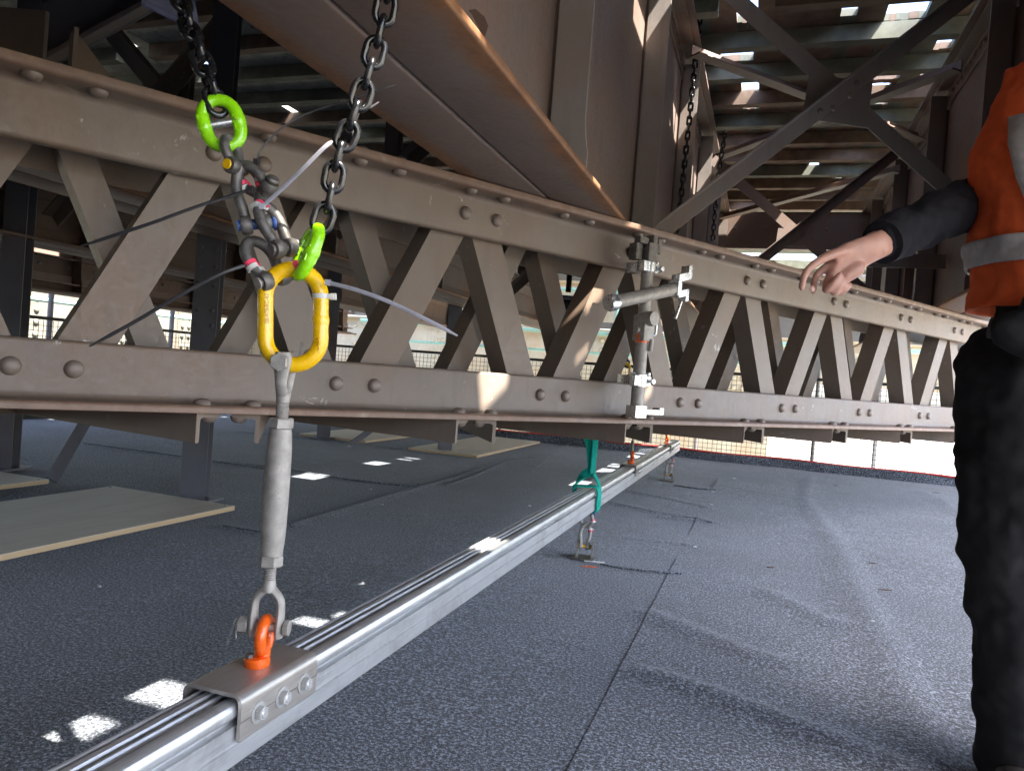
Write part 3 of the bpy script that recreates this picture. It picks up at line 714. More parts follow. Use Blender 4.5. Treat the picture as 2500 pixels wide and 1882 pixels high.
for i, (x, y) in enumerate(((-1.0, 30), (3.2, 34), (7.5, 38), (13, 33), (-9, 32), (-17, 36))):
    mb = MB()
    for k in range(240):
        a = rng.uniform(0, 6.28); rr = rng.uniform(0, 1) ** .5; h = rng.uniform(0, 1)
        c = V(x + math.cos(a) * rr * 2.6 * (1.1 - h * .6), y + math.sin(a) * rr * 2.2 * (1.1 - h * .6), -7 + h * 3.2)
        u = V(*rng.normal(0, 1, 3)).normalized(); w = u.cross(V(*rng.normal(0, 1, 3))).normalized()
        q = rng.uniform(.2, .45); mb.add([c - u * q, c + w * q * .6, c + u * q, c - w * q * .6], [(0, 1, 2, 3)])
    t = thing('shrub', ['small round shrub on the pale bank far below, left of the rail end', 'shrub on the bank below the middle of the netting', 'shrub on the bank below the right of the netting', 'shrub on the bank at the far right', 'shrub on the bank behind the posts', 'shrub on the bank at the far left'][i], 'shrub', (x, y, -7), 'shrubs on the bank')
    mb.build('foliage', MAT['bush'], t, smooth=0)
    MB().tube([V(x, y, -7.1), V(x + .1, y, -5.2)], [.14, .05], 8).build('stem', MAT['brown'], t)

# ------------------------------------------------------------------ hanger posts, brace, plywood
def hprof(b, h, tf, tw): return [(-b / 2, -h / 2), (b / 2, -h / 2), (b / 2, -h / 2 + tf), (tw / 2, -h / 2 + tf), (tw / 2, h / 2 - tf), (b / 2, h / 2 - tf), (b / 2, h / 2), (-b / 2, h / 2), (-b / 2, h / 2 - tf), (-tw / 2, h / 2 - tf), (-tw / 2, -h / 2 + tf), (-b / 2, -h / 2 + tf)]
for i, (x, y) in enumerate(((-2.925, 3.33), (-4.42, 3.36), (-2.95, 6.8), (-4.3, 6.72))):
    t = thing('hanger_post', ['slate H-section hanger post behind the turnbuckle, standing by the near plywood sheet', 'slate H-section hanger post at the left border', 'far hanger post standing on the far plywood sheet left of the green sling', 'farthest thin hanger post beyond the turnbuckle'][i], 'post', (x, y, 0), 'hanger posts of the deck')
    MB().sweep(hprof(.13, .12, .009, .008), V(x, y, .0), V(x, y, 3.27), V(math.cos(.5), math.sin(.5), 0), V(-math.sin(.5), math.cos(.5), 0)).build('shaft', MAT['slate'], t, smooth=0)
    MB().abox(x - .11, x + .11, y - .11, y + .11, .014, .026).build('base_plate', MAT['slate'], t)
RIV_S2 = rivet_mesh(.013, .01, MAT['slate'])
hp = [o for o in COL.objects if o.name == 'hanger_post'][0]
q = V(math.sin(.5), -math.cos(.5), 0); r0 = V(math.cos(.5), math.sin(.5), 0)
for z in (.98, 1.06, 1.2, 1.3, 1.4):
    for sg in (-1, 1): rivet(V(-2.925, 3.33, z) + q * .06 + r0 * (.04 * sg), q, hp, RIV_S2)
b0, b1 = PZ(125, 1172, .03), PD(205, 1035, 4.6)
tag(MB().beam(b0, b0 + (b1 - b0) * 3.2, .07, .012, WD).build('diagonal_stay', MAT['slate']), 'flat steel stay slanting down to the carpet beside the back plywood sheet', 'stay')
b0 = PZ(860, 1082, .03); b1 = PD(905, 1050, b0.dot(FW) + .1)
tag(MB().beam(b0, b0 + (b1 - b0) * 5, .06, .012, WD).build('diagonal_stay', MAT['slate']), 'short dark stay slanting to the far carpet beyond the turnbuckle', 'stay')
def ply(x0, x1, y0, y1, z, label, rot=0.0, th=.024):
    c = V((x0 + x1) / 2, (y0 + y1) / 2, z)
    t = thing('plywood_sheet', label, 'plywood', c, 'plywood sheets on the carpet')
    ax = V(math.cos(rot), math.sin(rot), 0); ay = V(-ax.y, ax.x, 0)
    lx, ly = (x1 - x0) / 2, (y1 - y0) / 2
    MB().box(c + UP * (th * .95), ax * lx, ay * ly, UP * .0012).build('face_veneer', MAT['ply'], t, smooth=0)
    MB().box(c + UP * (th / 2 - .001), ax * (lx - .0005), ay * (ly - .0005), UP * (th / 2 - .0012)).build('core_plies', MAT['ply_edge'], t, smooth=0)
    for sx, sy in ((-.93, -.95), (.93, -.95), (.93, .95), (-.93, .95)):
        MB().lathe([(.008, 0), (.007, .002)], c + ax * (lx * sx) + ay * (ly * sy) + UP * (th + .0002), UP, 8).build('screw', MAT['galv'], t)
ply(-3.36, -2.53, 1.55, 3.17, .035, 'large plywood sheet on the carpet at the left, nearest of them', -.015)
ply(-4.72, -3.80, 1.6, 3.16, .02, 'plywood sheet at the left border behind the nearest one', -.01)
ply(-3.26, -2.53, 6.62, 8.75, .012, 'far plywood sheet on the carpet left of the green sling')
ply(-4.62, -3.82, 6.75, 8.3, .012, 'farthest plywood sheet, seen under the truss beyond the turnbuckle')

# ------------------------------------------------------------------ aluminium rail with its clamps
RN = -.737                      # rail centre line
RTOP = .335
def rail_profile():
    # (x, z) around, top at 0
    return [(-.043, -.020), (-.043, -.013), (-.036, -.013), (-.036, -.003), (-.034, -.001), (-.031, -.001), (-.029, -.003), (-.029, -.011), (-.022, -.011), (-.022, -.003), (-.020, 0), (-.011, 0), (-.009, -.003), (-.009, -.026),
            (-.002, -.026), (-.002, -.004), (0, -.001), (.004, -.001), (.006, -.004), (.006, -.010), (.017, -.010), (.017, -.004), (.020, -.0008), (.026, 0), (.034, -.0008), (.039, -.003), (.042, -.008), (.0432, -.014), (.0425, -.020), (.040, -.024),
            (.031, -.025), (.031, -.033), (.043, -.034), (.043, -.058), (.0405, -.060), (.0405, -.064), (.043, -.066), (.043, -.094),
            (.039, -.098), (-.039, -.098), (-.043, -.094), (-.043, -.034), (-.034, -.033), (-.034, -.026), (-.042, -.025)]
rail = thing('hoist_rail', 'long brushed aluminium hoist rail slung low over the carpet', 'rail', (RN, 3, RTOP))
MB().sweep(rail_profile(), V(RN, -.6, RTOP), V(RN, 7.15, RTOP), V(1, 0, 0), UP).build('extrusion', MAT['alu'], rail, smooth=25)
MB().abox(RN - .043, RN + .043, 7.152, 7.17, RTOP - .098, RTOP - .001).build('end_plate', MAT['galv_bright'], rail)
def hexbolt(p, nrm, r_, h, mat, parent, name='bolt', hint=UP):
    mb = MB(); mb.lathe([(r_ * 1.45, 0), (r_ * 1.45, .0022)], p, nrm, 20); o = mb.build('washer', mat, None)
    b = MB(); b.hexnut(p + nrm * .0022, nrm, r_, h, hint); b.lathe([(r_ * .62, h), (r_ * .5, h + .0012)], p + nrm * .0022, nrm, 14)
    ob = b.build(name, mat, parent)
    o.parent = ob; o.matrix_parent_inverse = Matrix.Identity(4)
    return ob
def rail_clamp(s0, s1, label, full=True, eye=True):
    c = (s0 + s1) / 2; zt = RTOP + .013
    t = thing('rail_clamp', label, 'clamp', (RN, c, zt), 'clamps on the aluminium rail')
    w, th, zb, r_ = .0535, .006, RTOP - .056, .016
    out = []; inn = []
    for k in range(7):
        a = R(90 * k / 6); out.append((w - r_ + r_ * math.sin(a), zt - r_ + r_ * math.cos(a)))
    ri = r_ - th
    for k in range(7):
        a = R(90 * k / 6); inn.append((w - r_ + ri * math.sin(a), zt - r_ + ri * math.cos(a)))
    prof = [(-x, z) for x, z in reversed(out)] + out + [(w, zb + .001), (w - .001, zb), (w - th + .001, zb), (w - th, zb + .001)] + list(reversed(inn)) + [(-x, z) for x, z in inn] + [(-w + th, zb + .001), (-w + th - .001, zb), (-w + .001, zb), (-w, zb + .001)]
    MB().sweep(prof, V(RN, s0, 0), V(RN, s1, 0), V(1, 0, 0), UP).build('bent_plate', MAT['stainless'], t, smooth=25)
    if full:
        for k in range(3):
            s = s0 + (s1 - s0) * (.2 + .3 * k)
            for sg in (1, -1): hexbolt(V(RN + sg * w, s, RTOP - .026), V(sg, 0, 0), .0112, .0105, MAT['zinc_bolt'], t)
        MB().box(V(RN + w + .0003, c, RTOP - .0265), V(.0003, 0, 0), V(0, (s1 - s0) / 2, 0), V(0, 0, .0004)).build('scribe_line', MAT['dark_galv'], t)
    if eye:
        e = V(RN, c + .004, zt)
        mb = MB(); mb.lathe([(.0195, 0), (.0205, .002), (.0205, .011), (.018, .0145), (.010, .0155)], e, UP, 28)
        cc = e + UP * .046
        ring = [cc + V(-.32, .947, 0) * (.0225 * math.cos(a)) + UP * (.0245 * math.sin(a)) for a in np.arange(0, 2 * math.pi, math.pi / 14)]
        ring = [p + V(.3, .9, 0) * .012 for p in ring]
        mb.tube(ring, .0098, 14, closed=True)
        mb.tube([e + V(.002, .008, .008), e + V(.004, .012, .026)], [.014, .0105], 14)
        mb.build('eye_bolt', MAT['orange'], t)
        MB().hexnut(e + V(-.008, -.010, .0145), UP, .0075, .006).build('set_screw', MAT['dark_galv'], t)
    return t
C0, C1 = .905, 1.10
rail_clamp(C0, C1, 'stainless clamp with orange eye bolt on the rail, nearest, under the turnbuckle')
rail_clamp(4.52, 4.70, 'second clamp with orange eye along the rail, beyond the green sling', True, True)
rail_clamp(6.35, 6.5, 'farthest clamp near the end of the aluminium rail', True, True)
def hanger_rod(p, h, label):
    t = thing('hanger_rod', label, 'hanger', p)
    MB().tube([p + UP * .03, p + UP * .12], .011, 10).build('jaw', MAT['dark_galv'], t)
    MB().tube([p + UP * .12, p + UP * h], .007, 8).build('rod', MAT['galv'], t)
hanger_rod(V(RN, 4.62, RTOP + .03), ZG - RTOP - .03, 'steel hanger rod rising from the second rail clamp to the girder')
hanger_rod(V(RN, 6.43, RTOP + .03), ZG - RTOP - .03, 'steel hanger rod rising from the farthest rail clamp to the girder')

# ------------------------------------------------------------------ turnbuckle over the near clamp
EX, EY = RN + .004, (C0 + C1) / 2 + .016
zp = RTOP + .013 + .060         # lower pin height
base = V(EX, EY, zp)
top = PD(698, 884, 1.196)       # upper pin
ax = (top - base).normalized(); LT = (top - base).length
RTp = (RT - ax * RT.dot(ax)).normalized(); FWp = ax.cross(RTp) * -1
tb = thing('turnbuckle', 'grey galvanised turnbuckle hanging between the yellow link and the orange eye bolt', 'turnbuckle', base)
def A(h): return base + ax * h
body0, body1 = .118, LT - .108
bp = []
Lb = body1 - body0
for k in range(25):
    u = k / 24; r_ = .0170 + .0034 * (1 - abs(2 * u - 1) ** 4) * 1.0
    if u < .06: r_ = .0178
    bp.append((r_, body0 + Lb * u))
MB().lathe([(.011, body0 - .0005)] + bp + [(.011, body1 + .0005)], base, ax, 24).build('barrel', MAT['galv'], tb)
MB().lathe([(.0042, 0), (.0042, .0012)], A(body0 + Lb * .46) + RTp * .0165 - FWp * .008, (RTp - FWp * .5), 12).build('inspection_hole', MAT['brown'], tb)
def threads(h0, h1, r_, name='threaded_rod'):
    pr = []; n = int((h1 - h0) / .0028)
    for k in range(n):
        h = h0 + (h1 - h0) * k / n; pr += [(r_, h), (r_ * .9, h + .0012)]
    MB().lathe(pr + [(r_, h1)], base, ax, 20).build(name, MAT['galv'], tb)
threads(.068, body0 + .002, .0098); threads(body1 - .002, LT - .055, .0105)
MB().hexnut(A(body0 - .019), ax, .0195, .019, RTp).build('lock_nut', MAT['galv'], tb)
MB().hexnut(A(body1), ax, .0195, .018, FWp).build('lock_nut', MAT['galv'], tb)
def jaw(o, axis, side, depth, half, length, r0, name, pinr, crotch):
    """forked end: legs at +-half along side, pin at o, stem towards axis*length"""
    mb = MB()
    for sg in (-1, 1):
        pts = [o - axis * .016 + side * (half * sg), o + side * (half * sg), o + axis * (length * .45) + side * (half * sg), o + axis * (length * .68) + side * (half * sg * .86), o + axis * (length * .84) + side * (half * sg * .45), o + axis * length]
        pts = smooth_path(pts, 4); n = len(pts)
        rr = [(.0095 + .0055 * math.exp(-((i / n - .16) / .16) ** 2), .0068) for i in range(n)]
        mb.tube(pts, rr, 12, hint=depth)
    mb.lathe([(.0125, length * .86), (.0115, length * .95), (r0, length * 1.12)], o, axis, 16)
    mb.build(name, MAT['galv'], tb)
jaw(base, ax, RTp, FWp, .0215, .068, .0098, 'lower_jaw', .008, 0)
jaw(top, -ax, FWp, RTp, .0185, .058, .0105, 'upper_jaw', .009, 0)
mb = MB(); mb.tube([base - RTp * .034, base + RTp * .036], .0075, 14); mb.hexnut(base + RTp * .0285, RTp, .0135, .010); mb.build('jaw_bolt', MAT['galv'], tb)
MB().hexnut(base - RTp * .045, RTp, .0145, .0165).build('jaw_nut', MAT['galv'], tb)
mb = MB(); mb.tube([top - FWp * .030, top + FWp * .030], .0085, 14); mb.hexnut(top - FWp * .036, FWp, .0185, .0105); mb.hexnut(top + FWp * .0265, FWp, .015, .014); mb.build('jaw_bolt', MAT['galv'], tb)
def cotter(p, d1, d2, L, parent, name='split_pin'):
    mb = MB(); mb.tube(smooth_path([p + d2 * .006, p, p + d1 * (L * .5) - d2 * .001, p + d1 * L], 4), .0016, 6)
    mb.tube(smooth_path([p + d2 * .006, p + d2 * .004 + d1 * .004, p + d1 * (L * .45) + d2 * .007, p + d1 * (L * .62) + d2 * .010], 4), .0016, 6)
    mb.build(name, MAT['galv_bright'], parent)
cotter(base - RTp * .050 + ax * .006, (-ax - RTp * .25).normalized(), RTp, .05, tb)
cotter(top + RTp * .022 + ax * .004, (ax + RTp * .05).normalized(), RTp, .030, tb)
cotter(top + RTp * .043 + ax * .002, (ax + RTp * .02).normalized(), -RTp * .4, .028, tb)

# ------------------------------------------------------------------ yellow master link
def stadium(c, a, b, L, W_, n=10):
    """closed path, straight sides along a (half length L-W), half width W along b"""
    p = []
    for k in range(n + 1):
        t = math.pi * k / n; p.append(c + a * ((L - W_) + W_ * math.sin(t)) + b * (W_ * math.cos(t)))
    for k in range(n + 1):
        t = math.pi + math.pi * k / n; p.append(c + a * (-(L - W_) + W_ * math.sin(t)) + b * (W_ * math.cos(t)))
    return p
ml_t, ml_b = PD(716, 640, 1.19), PD(716, 908, 1.19)
mlc = (ml_t + ml_b) / 2; mla = (ml_t - ml_b).normalized(); mlb = (RT * .985 + FW * .17); mlb = (mlb - mla * mlb.dot(mla)).normalized()
MLL, MLW, MLR = (ml_t - ml_b).length / 2 - .0115, .043, .0127
ml = thing('master_link', 'yellow oblong master link holding the two chains above the turnbuckle', 'link', mlc)
pth = stadium(mlc, mla, mlb, MLL, MLW, 14)
MB().tube(pth, MLR, 18, closed=True).build('link_body', MAT['yellow'], ml)
mb = MB(); mb.tube([mlc + mlb * MLW + mla * (-.012), mlc + mlb * MLW - mla * .004, mlc + mlb * MLW + mla * .002], [.0130, .0139, .0130], 18); mb.build('weld_bead', MAT['yellow'], ml)
mb = MB(); bc = mlc + mlb * MLW + mla * .034
mb.tube([bc - mla * .004, bc + mla * .004], .0141, 18); mb.box(bc + mlb * .020 - FW * .002, mlb * .0045, FW * .004, mla * .005); mb.box(bc + mlb * .0145 - FW * .009, mlb * .008, FW * .0012, mla * .003)
tag(mb.build('cable_tie_band', MAT['white_plastic']), 'short white cable tie strapped round the right side of the yellow link', 'cable tie')
def text_mesh(txt, size, o, ex, ey, ez, mat, parent, name, ext=.0006):
    cu = bpy.data.curves.new(name, 'FONT'); cu.body = txt; cu.size = size; cu.extrude = ext; cu.align_x = 'CENTER'; cu.align_y = 'CENTER'; cu.resolution_u = 2
    tmp = bpy.data.objects.new('tmp_text', cu); COL.objects.link(tmp)
    bpy.context.view_layer.update()
    me = bpy.data.meshes.new_from_object(tmp.evaluated_get(bpy.context.evaluated_depsgraph_get()))
    bpy.data.objects.remove(tmp)
    me.transform(Matrix((ex, ey, ez)).transposed().to_4x4()); me.transform(Matrix.Translation(o))
    me.materials.clear(); me.materials.append(mat)
    return obj(name, me, parent)
mlf = mla.cross(mlb); mlf = mlf if mlf.dot(FW) < 0 else -mlf
MAT['emboss'] = plain('embossed amber enamel', (.42, .2, .004), rough=.4, var=.1)
for sg, txt, dz in ((-1, 'SB-978/8C-63', .012), (1, 'FZ4ZA', -.045)):
    o_ = mlc + mlb * (sg * MLW) + mla * dz + (mlf * .93 - mlb * .36 * sg) * (MLR + .0002)
    ez = (mlf * .93 - mlb * .36 * sg).normalized(); text_mesh(txt, .0085, o_, mla if sg < 0 else mla, ez.cross(mla), ez, MAT['emboss'], ml, 'stamped_lettering')

# ------------------------------------------------------------------ chains
def make_chain(name, label, pts, pitch, wire, width, mat, roll0=0.0, lit=None):
    P = smooth_path(pts, 30); d = [0.0]
    for a, b in zip(P[:-1], P[1:]): d.append(d[-1] + (b - a).length)
    t = thing(name, label, 'chain', P[0])
    n = int(d[-1] / pitch)
    L = pitch / 2 + wire  # half length of centre line
    me0 = None
    for i in range(n + 1):
        s = min(d[-1] - 1e-4, i * pitch)
        j = max(k for k in range(len(d)) if d[k] <= s); j = min(j, len(P) - 2)
        u = (s - d[j]) / max(1e-9, d[j + 1] - d[j]); c = P[j].lerp(P[j + 1], u); dr = (P[j + 1] - P[j]).normalized()
        if me0 is None:
            me0 = MB().tube(stadium(V(0, 0, 0), UP, V(1, 0, 0), L, width / 2 - wire, 8), wire, 10, closed=True).mesh('chain_link', mat, 60)
        b = RT - dr * RT.dot(dr); b.normalize(); f_ = dr.cross(b)
        an = roll0 + (0 if i % 2 == 0 else math.pi / 2) + random.uniform(-.12, .12)
        bx = b * math.cos(an) + f_ * math.sin(an); by = dr.cross(bx)
        mt = Matrix((bx, by, dr)).transposed()
        obj('chain_link', me0, t, c, mt.to_quaternion())
    return t
cr = [PD(x, y, dd) for x, y, dd in ((789, 533, 1.188), (803, 490, 1.187), (826, 385, 1.18), (853, 315, 1.175), (880, 240, 1.17), (905, 160, 1.165), (932, 62, 1.16), (950, -20, 1.15), (1000, -200, 1.13))]
make_chain('lifting_chain', 'black lifting chain hanging on the right from above to the edge-on green connector', cr, .0335, .0056, .039, MAT['black_chain'], .25)
cl = [PD(x, y, dd) for x, y, dd in ((526, 250, 1.19), (505, 185, 1.19), (478, 110, 1.2), (452, 40, 1.22), (430, -40, 1.24), (390, -180, 1.27))]
make_chain('lifting_chain', 'black lifting chain at upper left, ending in the open green connector', cl, .0335, .0056, .039, MAT['black_chain'], .6)
def far_chain(pts, dd, label, pitch=.045, wire=.0065, mat='black_chain'):
    make_chain('hanging_chain', label, [PD(x, y, dd) for x, y in pts], pitch, wire, .042, MAT[mat])
far_chain([(1716, -20), (1700, 130), (1682, 300), (1664, 470), (1655, 560)], 5.2, 'long dark chain hanging down in front of the right face of the big girder', .05, .0075)
far_chain([(1770, 330), (1755, 420), (1745, 520), (1740, 590)], 6.5, 'thin dark chain hanging beyond the long one, left of the cross brace')
far_chain([(1722, 735), (1715, 790), (1690, 850), (1680, 890), (1700, 900)], 6.0, 'dark chain dangling behind the lattice to the right of the scaffold tube')
far_chain([(1660, 840), (1668, 870), (1676, 900)], 6.2, 'short length of dark chain hanging behind the lattice')
far_chain([(1516, 810), (1520, 850), (1532, 880), (1530, 900)], 6.0, 'dark chain hanging behind the lattice left of the scaffold tube')
tag(MB().tube(stadium(PD(1526, 915, 6.0), UP, RT, .09, .035), .012, 10, closed=True).build('master_link', MAT['yellow']), 'small yellow link hanging behind the lattice by the scaffold tube', 'link')

# ------------------------------------------------------------------ lime green connectors
def connector(c, a, b, L, W_, r_, label):
    """two forged halves joined by a pin"""
    f_ = a.cross(b); t = thing('chain_connector', label, 'connector', c, 'lime green chain connectors')
    for sg in (1, -1):
        mb = MB(); pts = []; rr = []
        for k in range(13):
            th = math.pi * k / 12
            pts.append(c + a * (sg * (.004 + (L - .004) * math.sin(th) ** .8)) + b * (W_ * math.cos(th)))
            rr.append(r_ * (1.06 - .16 * math.sin(th)))
        mb.tube(pts, rr, 14)
        # prongs: outer fork on one side, tongue on the other
        for side in (1, -1):
            if side * sg > 0:
                for q in (-1, 1): mb.box(c + b * (W_ * .98 * side) + f_ * (r_ * .62 * q) + a * (-sg * .004), b * (r_ * .8), f_ * (r_ * .30), a * (r_ * 1.15), .002)
            else:
                mb.box(c + b * (W_ * .98 * side) + a * (-sg * .003), b * (r_ * .85), f_ * (r_ * .26), a * (r_ * 1.2), .002)
        mb.build('forged_half', MAT['green'], t)
    for sg in (1, -1):
        mb = MB(); mb.ellipsoid(c + b * (W_ * .99 * sg), b * (r_ * 1.15), f_ * (r_ * 1.2), a * (r_ * 1.7), 16, 10); mb.build('pin_boss', MAT['green'], t)
    MB().tube([c - b * (W_ * 1.0), c + b * (W_ * 1.0)], r_ * .62, 14).build('load_pin', MAT['galv_bright'], t)
    MB().lathe([(.0042, 0), (.0042, .0015)], c + f_ * (-r_ * .95) + b * W_ * .9, -f_, 10).build('pin_hole', MAT['brown'], t)
    return t
c1 = PD(541, 302, 1.19); a1 = (PD(527, 250, 1.19) - PD(556, 352, 1.19)).normalized(); b1 = (RT - a1 * RT.dot(a1)).normalized(); b1 = (b1 * .93 + a1.cross(b1) * .25).normalized()
connector(c1, a1, b1, .0385, .0265, .0104, 'open lime green connector at the end of the left chain')
c2 = PD(751, 615, 1.186); a2 = (PD(778, 555, 1.186) - PD(726, 678, 1.18)).normalized(); q_ = (RT - a2 * RT.dot(a2)).normalized(); f2 = a2.cross(q_); b2_ = (q_ * .58 - f2 * .81).normalized()
connector(c2, a2, b2_, .0405, .0215, .0112, 'lime green connector seen edge-on, joining the right chain to the yellow link')

# ------------------------------------------------------------------ shackles
def shackle(bow, pin, twist, L_w, r_, label, pinmat='dark_galv', mat='dark_galv', headmat=None, tagcol=None):
    """bow, pin: ends of the long axis; twist: angle of the pin axis from RT about the long axis"""
    a = (bow - pin); L = a.length; a.normalize(); b0 = (RT - a * RT.dot(a)).normalized(); f_ = a.cross(b0)
    b = b0 * math.cos(twist) + f_ * math.sin(twist); f_ = a.cross(b)
    t = thing('shackle', label, 'shackle', pin, 'shackles of the rigging')
    pts = []; rr = []
    h = L_w
    prof = [(-h * .78, 0), (-h * .86, L * .25), (-h * 1.08, L * .5), (-h * 1.0, L * .74), (-h * .55, L * .94), (0, L), (h * .55, L * .94), (h * 1.0, L * .74), (h * 1.08, L * .5), (h * .86, L * .25), (h * .78, 0)]
    pts = smooth_path([pin + b * x + a * y for x, y in prof], 3)
    mb = MB(); mb.tube(pts, r_, 12)
    for sg in (-1, 1):
        mb.lathe([(r_ * 1.55, -r_ * .95), (r_ * 1.75, -r_ * .5), (r_ * 1.75, r_ * .5), (r_ * 1.55, r_ * .95)], pin + b * (h * .8 * sg), b, 16)
    mb.build('bow', MAT[mat], t)
    mb = MB(); mb.tube([pin - b * (h + r_ * .9), pin + b * (h + r_ * .9)], r_ * .95, 14); mb.build('pin', MAT[pinmat], t)
    mb = MB(); mb.lathe([(r_ * 1.35, 0), (r_ * 1.4, r_ * .3), (r_ * 1.1, r_ * .8)], pin + b * (h + r_ * .9), b, 14); mb.build('pin_head', MAT[headmat or pinmat], t)
    mb = MB(); mb.lathe([(r_ * 1.05, 0), (r_ * 1.0, r_ * .25)], pin - b * (h + r_ * .9), -b, 14); mb.build('pin_end', MAT[headmat or pinmat], t)
    if tagcol is not None:
        i = int(len(pts) * tagcol); d = (pts[i + 1] - pts[i]).normalized()
        mb = MB(); mb.tube([pts[i] - d * .003, pts[i] + d * .003], r_ * 1.18, 14); sd = -FW; mb.box(pts[i] + RT * (r_ * 1.3), RT * .003, FW * .004, d * .003); mb.build('colour_tag', MAT['pink'], t)
        mb = MB(); mb.tube([pts[i] - d * .0115, pts[i] - d * .0045], r_ * 1.2, 14); mb.box(pts[i] - d * .008 + RT * (r_ * 1.35), RT * .0045, FW * .004, d * .0035); mb.build('label_band', MAT['white_plastic'], t)
    return t
D_ = 1.185
shackle(PD(557, 338, D_), PD(577, 407, D_ - .004), 1.15, .0125, .0078, 'weathered shackle with yellow pin ends just below the open green connector', 'dark_galv', 'dark_galv', 'yellow', None)
shackle(PD(600, 405, D_ + .004), PD(625, 548, D_), .35, .0185, .0088, 'large weathered shackle with blue pin in the middle of the left string', 'blue', 'dark_galv', 'blue', .72)
shackle(PD(640, 500, D_ - .004), PD(692, 606, D_ - .006), .95, .0160, .0088, 'dark shackle hanging right of the blue pin', 'dark_galv', 'dark_galv', None, .45)
shackle(PD(612, 590, D_ + .002), PD(668, 680, D_), .78, .0205, .0090, 'lowest dark shackle of the string, pinned round the top of the yellow link', 'dark_galv', 'dark_galv', 'galv', .22)
shackle(PD(585, 415, D_ + .006), PD(650, 470, D_ + .004), -.5, .016, .0078, 'dark shackle with a drilled pin eye, beside the pink tag', 'dark_galv', 'dark_galv', None, .3)
# loose pink tag on the yellow link
mb = MB(); pt = mlc + mla * (MLL) + mlb * .006
mb.tube([pt - mlb * .0022, pt + mlb * .0022], MLR * 1.12, 18); mb.box(pt + mla * .008 - FW * .010, mlb * .003, FW * .003, mla * .005)
tag(mb.build('colour_tag', MAT['pink']), 'pink plastic tag strapped to the top of the yellow link', 'tag')

# ------------------------------------------------------------------ cable ties
def cable_tie(pts, w, label, mat, hint=None, head=True):
    P = smooth_path([PD(*p) for p in pts], 10)
    t = thing('cable_tie', label, 'cable tie', P[0], 'long cable tie tails')
    n = len(P); mb = MB(); mb.tube(P, [(w * (1.35 if mat == 'tie_grey' else 1.05) * (1 if i < n * .85 else max(.25, 1 - (i / n - .85) * 5)), .0007) for i in range(n)], 8, hint=UP); mb.build('strap', MAT[mat], t)
    if head: MB().box(P[0], RT * .004, FW * .004, UP * .0045).build('head', MAT[mat], t)
cable_tie([(612, 462, 1.165), (560, 480, 1.16), (480, 505, 1.15), (370, 545, 1.14), (270, 578, 1.14), (198, 601, 1.14)], .0026, 'black cable tie pointing left from the upper shackles', 'tie_black')
cable_tie([(640, 505, 1.165), (690, 460, 1.16), (740, 412, 1.155), (790, 362, 1.15), (812, 345, 1.15)], .0026, 'pale grey sunlit cable tie between the shackles and the right chain', 'tie_grey')
cable_tie([(608, 645, 1.165), (540, 668, 1.15), (450, 715, 1.14), (330, 785, 1.13), (218, 846, 1.12)], .0027, 'black cable tie slanting down left across the lattice', 'tie_black')
cable_tie([(800, 690, 1.175), (870, 708, 1.16), (950, 737, 1.15), (1040, 780, 1.14), (1117, 820, 1.14)], .0024, 'mauve-grey cable tie tail reaching right from the yellow link', 'tie_grey')
cable_tie([(626, 396, 1.19), (640, 362, 1.195), (690, 312, 1.2), (750, 278, 1.21), (850, 245, 1.22), (967, 208, 1.23)], .0016, 'thin black cable tie arching up right behind the chain', 'tie_black')
cable_tie([(880, 270, 1.18), (900, 265, 1.19), (925, 250, 1.2)], .0014, 'short thin tie tail behind the right chain', 'tie_black', head=False)

# ------------------------------------------------------------------ blue protector and leaf on the girder flange
bp_ = thing('edge_protector', 'blue grey protector pad hooked over the flange where the left chain passes', 'pad', PD(420, 20, 1.3))
o = PD(415, 18, 1.32)
mb = MB(); mb.add([PD(345, -30, 1.3), PD(470, -30, 1.34), PD(486, 62, 1.34), PD(470, 66, 1.33), PD(352, 2, 1.3), PD(345, -30, 1.32), PD(470, -30, 1.36), PD(486, 62, 1.36), PD(470, 66, 1.35), PD(352, 2, 1.32)],
   [(0, 1, 2, 3, 4), (9, 8, 7, 6, 5), (0, 5, 6, 1), (1, 6, 7, 2), (2, 7, 8, 3), (3, 8, 9, 4), (4, 9, 5, 0)]); mb.build('pad', MAT['blue_fabric'], bp_, smooth=0)
MB().tube([PD(348, 6, 1.296), PD(472, 67, 1.322)], .006, 8).build('hem', MAT['blue_fabric'], bp_)
lf = MB(); base_l = PD(1178, 75, 1.62)
outline = [(1157, 25), (1180, 42), (1190, 62), (1182, 95), (1194, 118), (1170, 75), (1150, 40), (1140, 30)]
lf.plate([((x - 1178) / 1808 * 1.62, (75 - y) / 1808 * 1.62) for x, y in outline], base_l, RT, UP, FW * .8 + RT * .3, .004)
tag(lf.build('dead_leaf', MAT['leaf'], smooth=0), 'curled dry brown leaf caught on the girder flange edge', 'leaf')

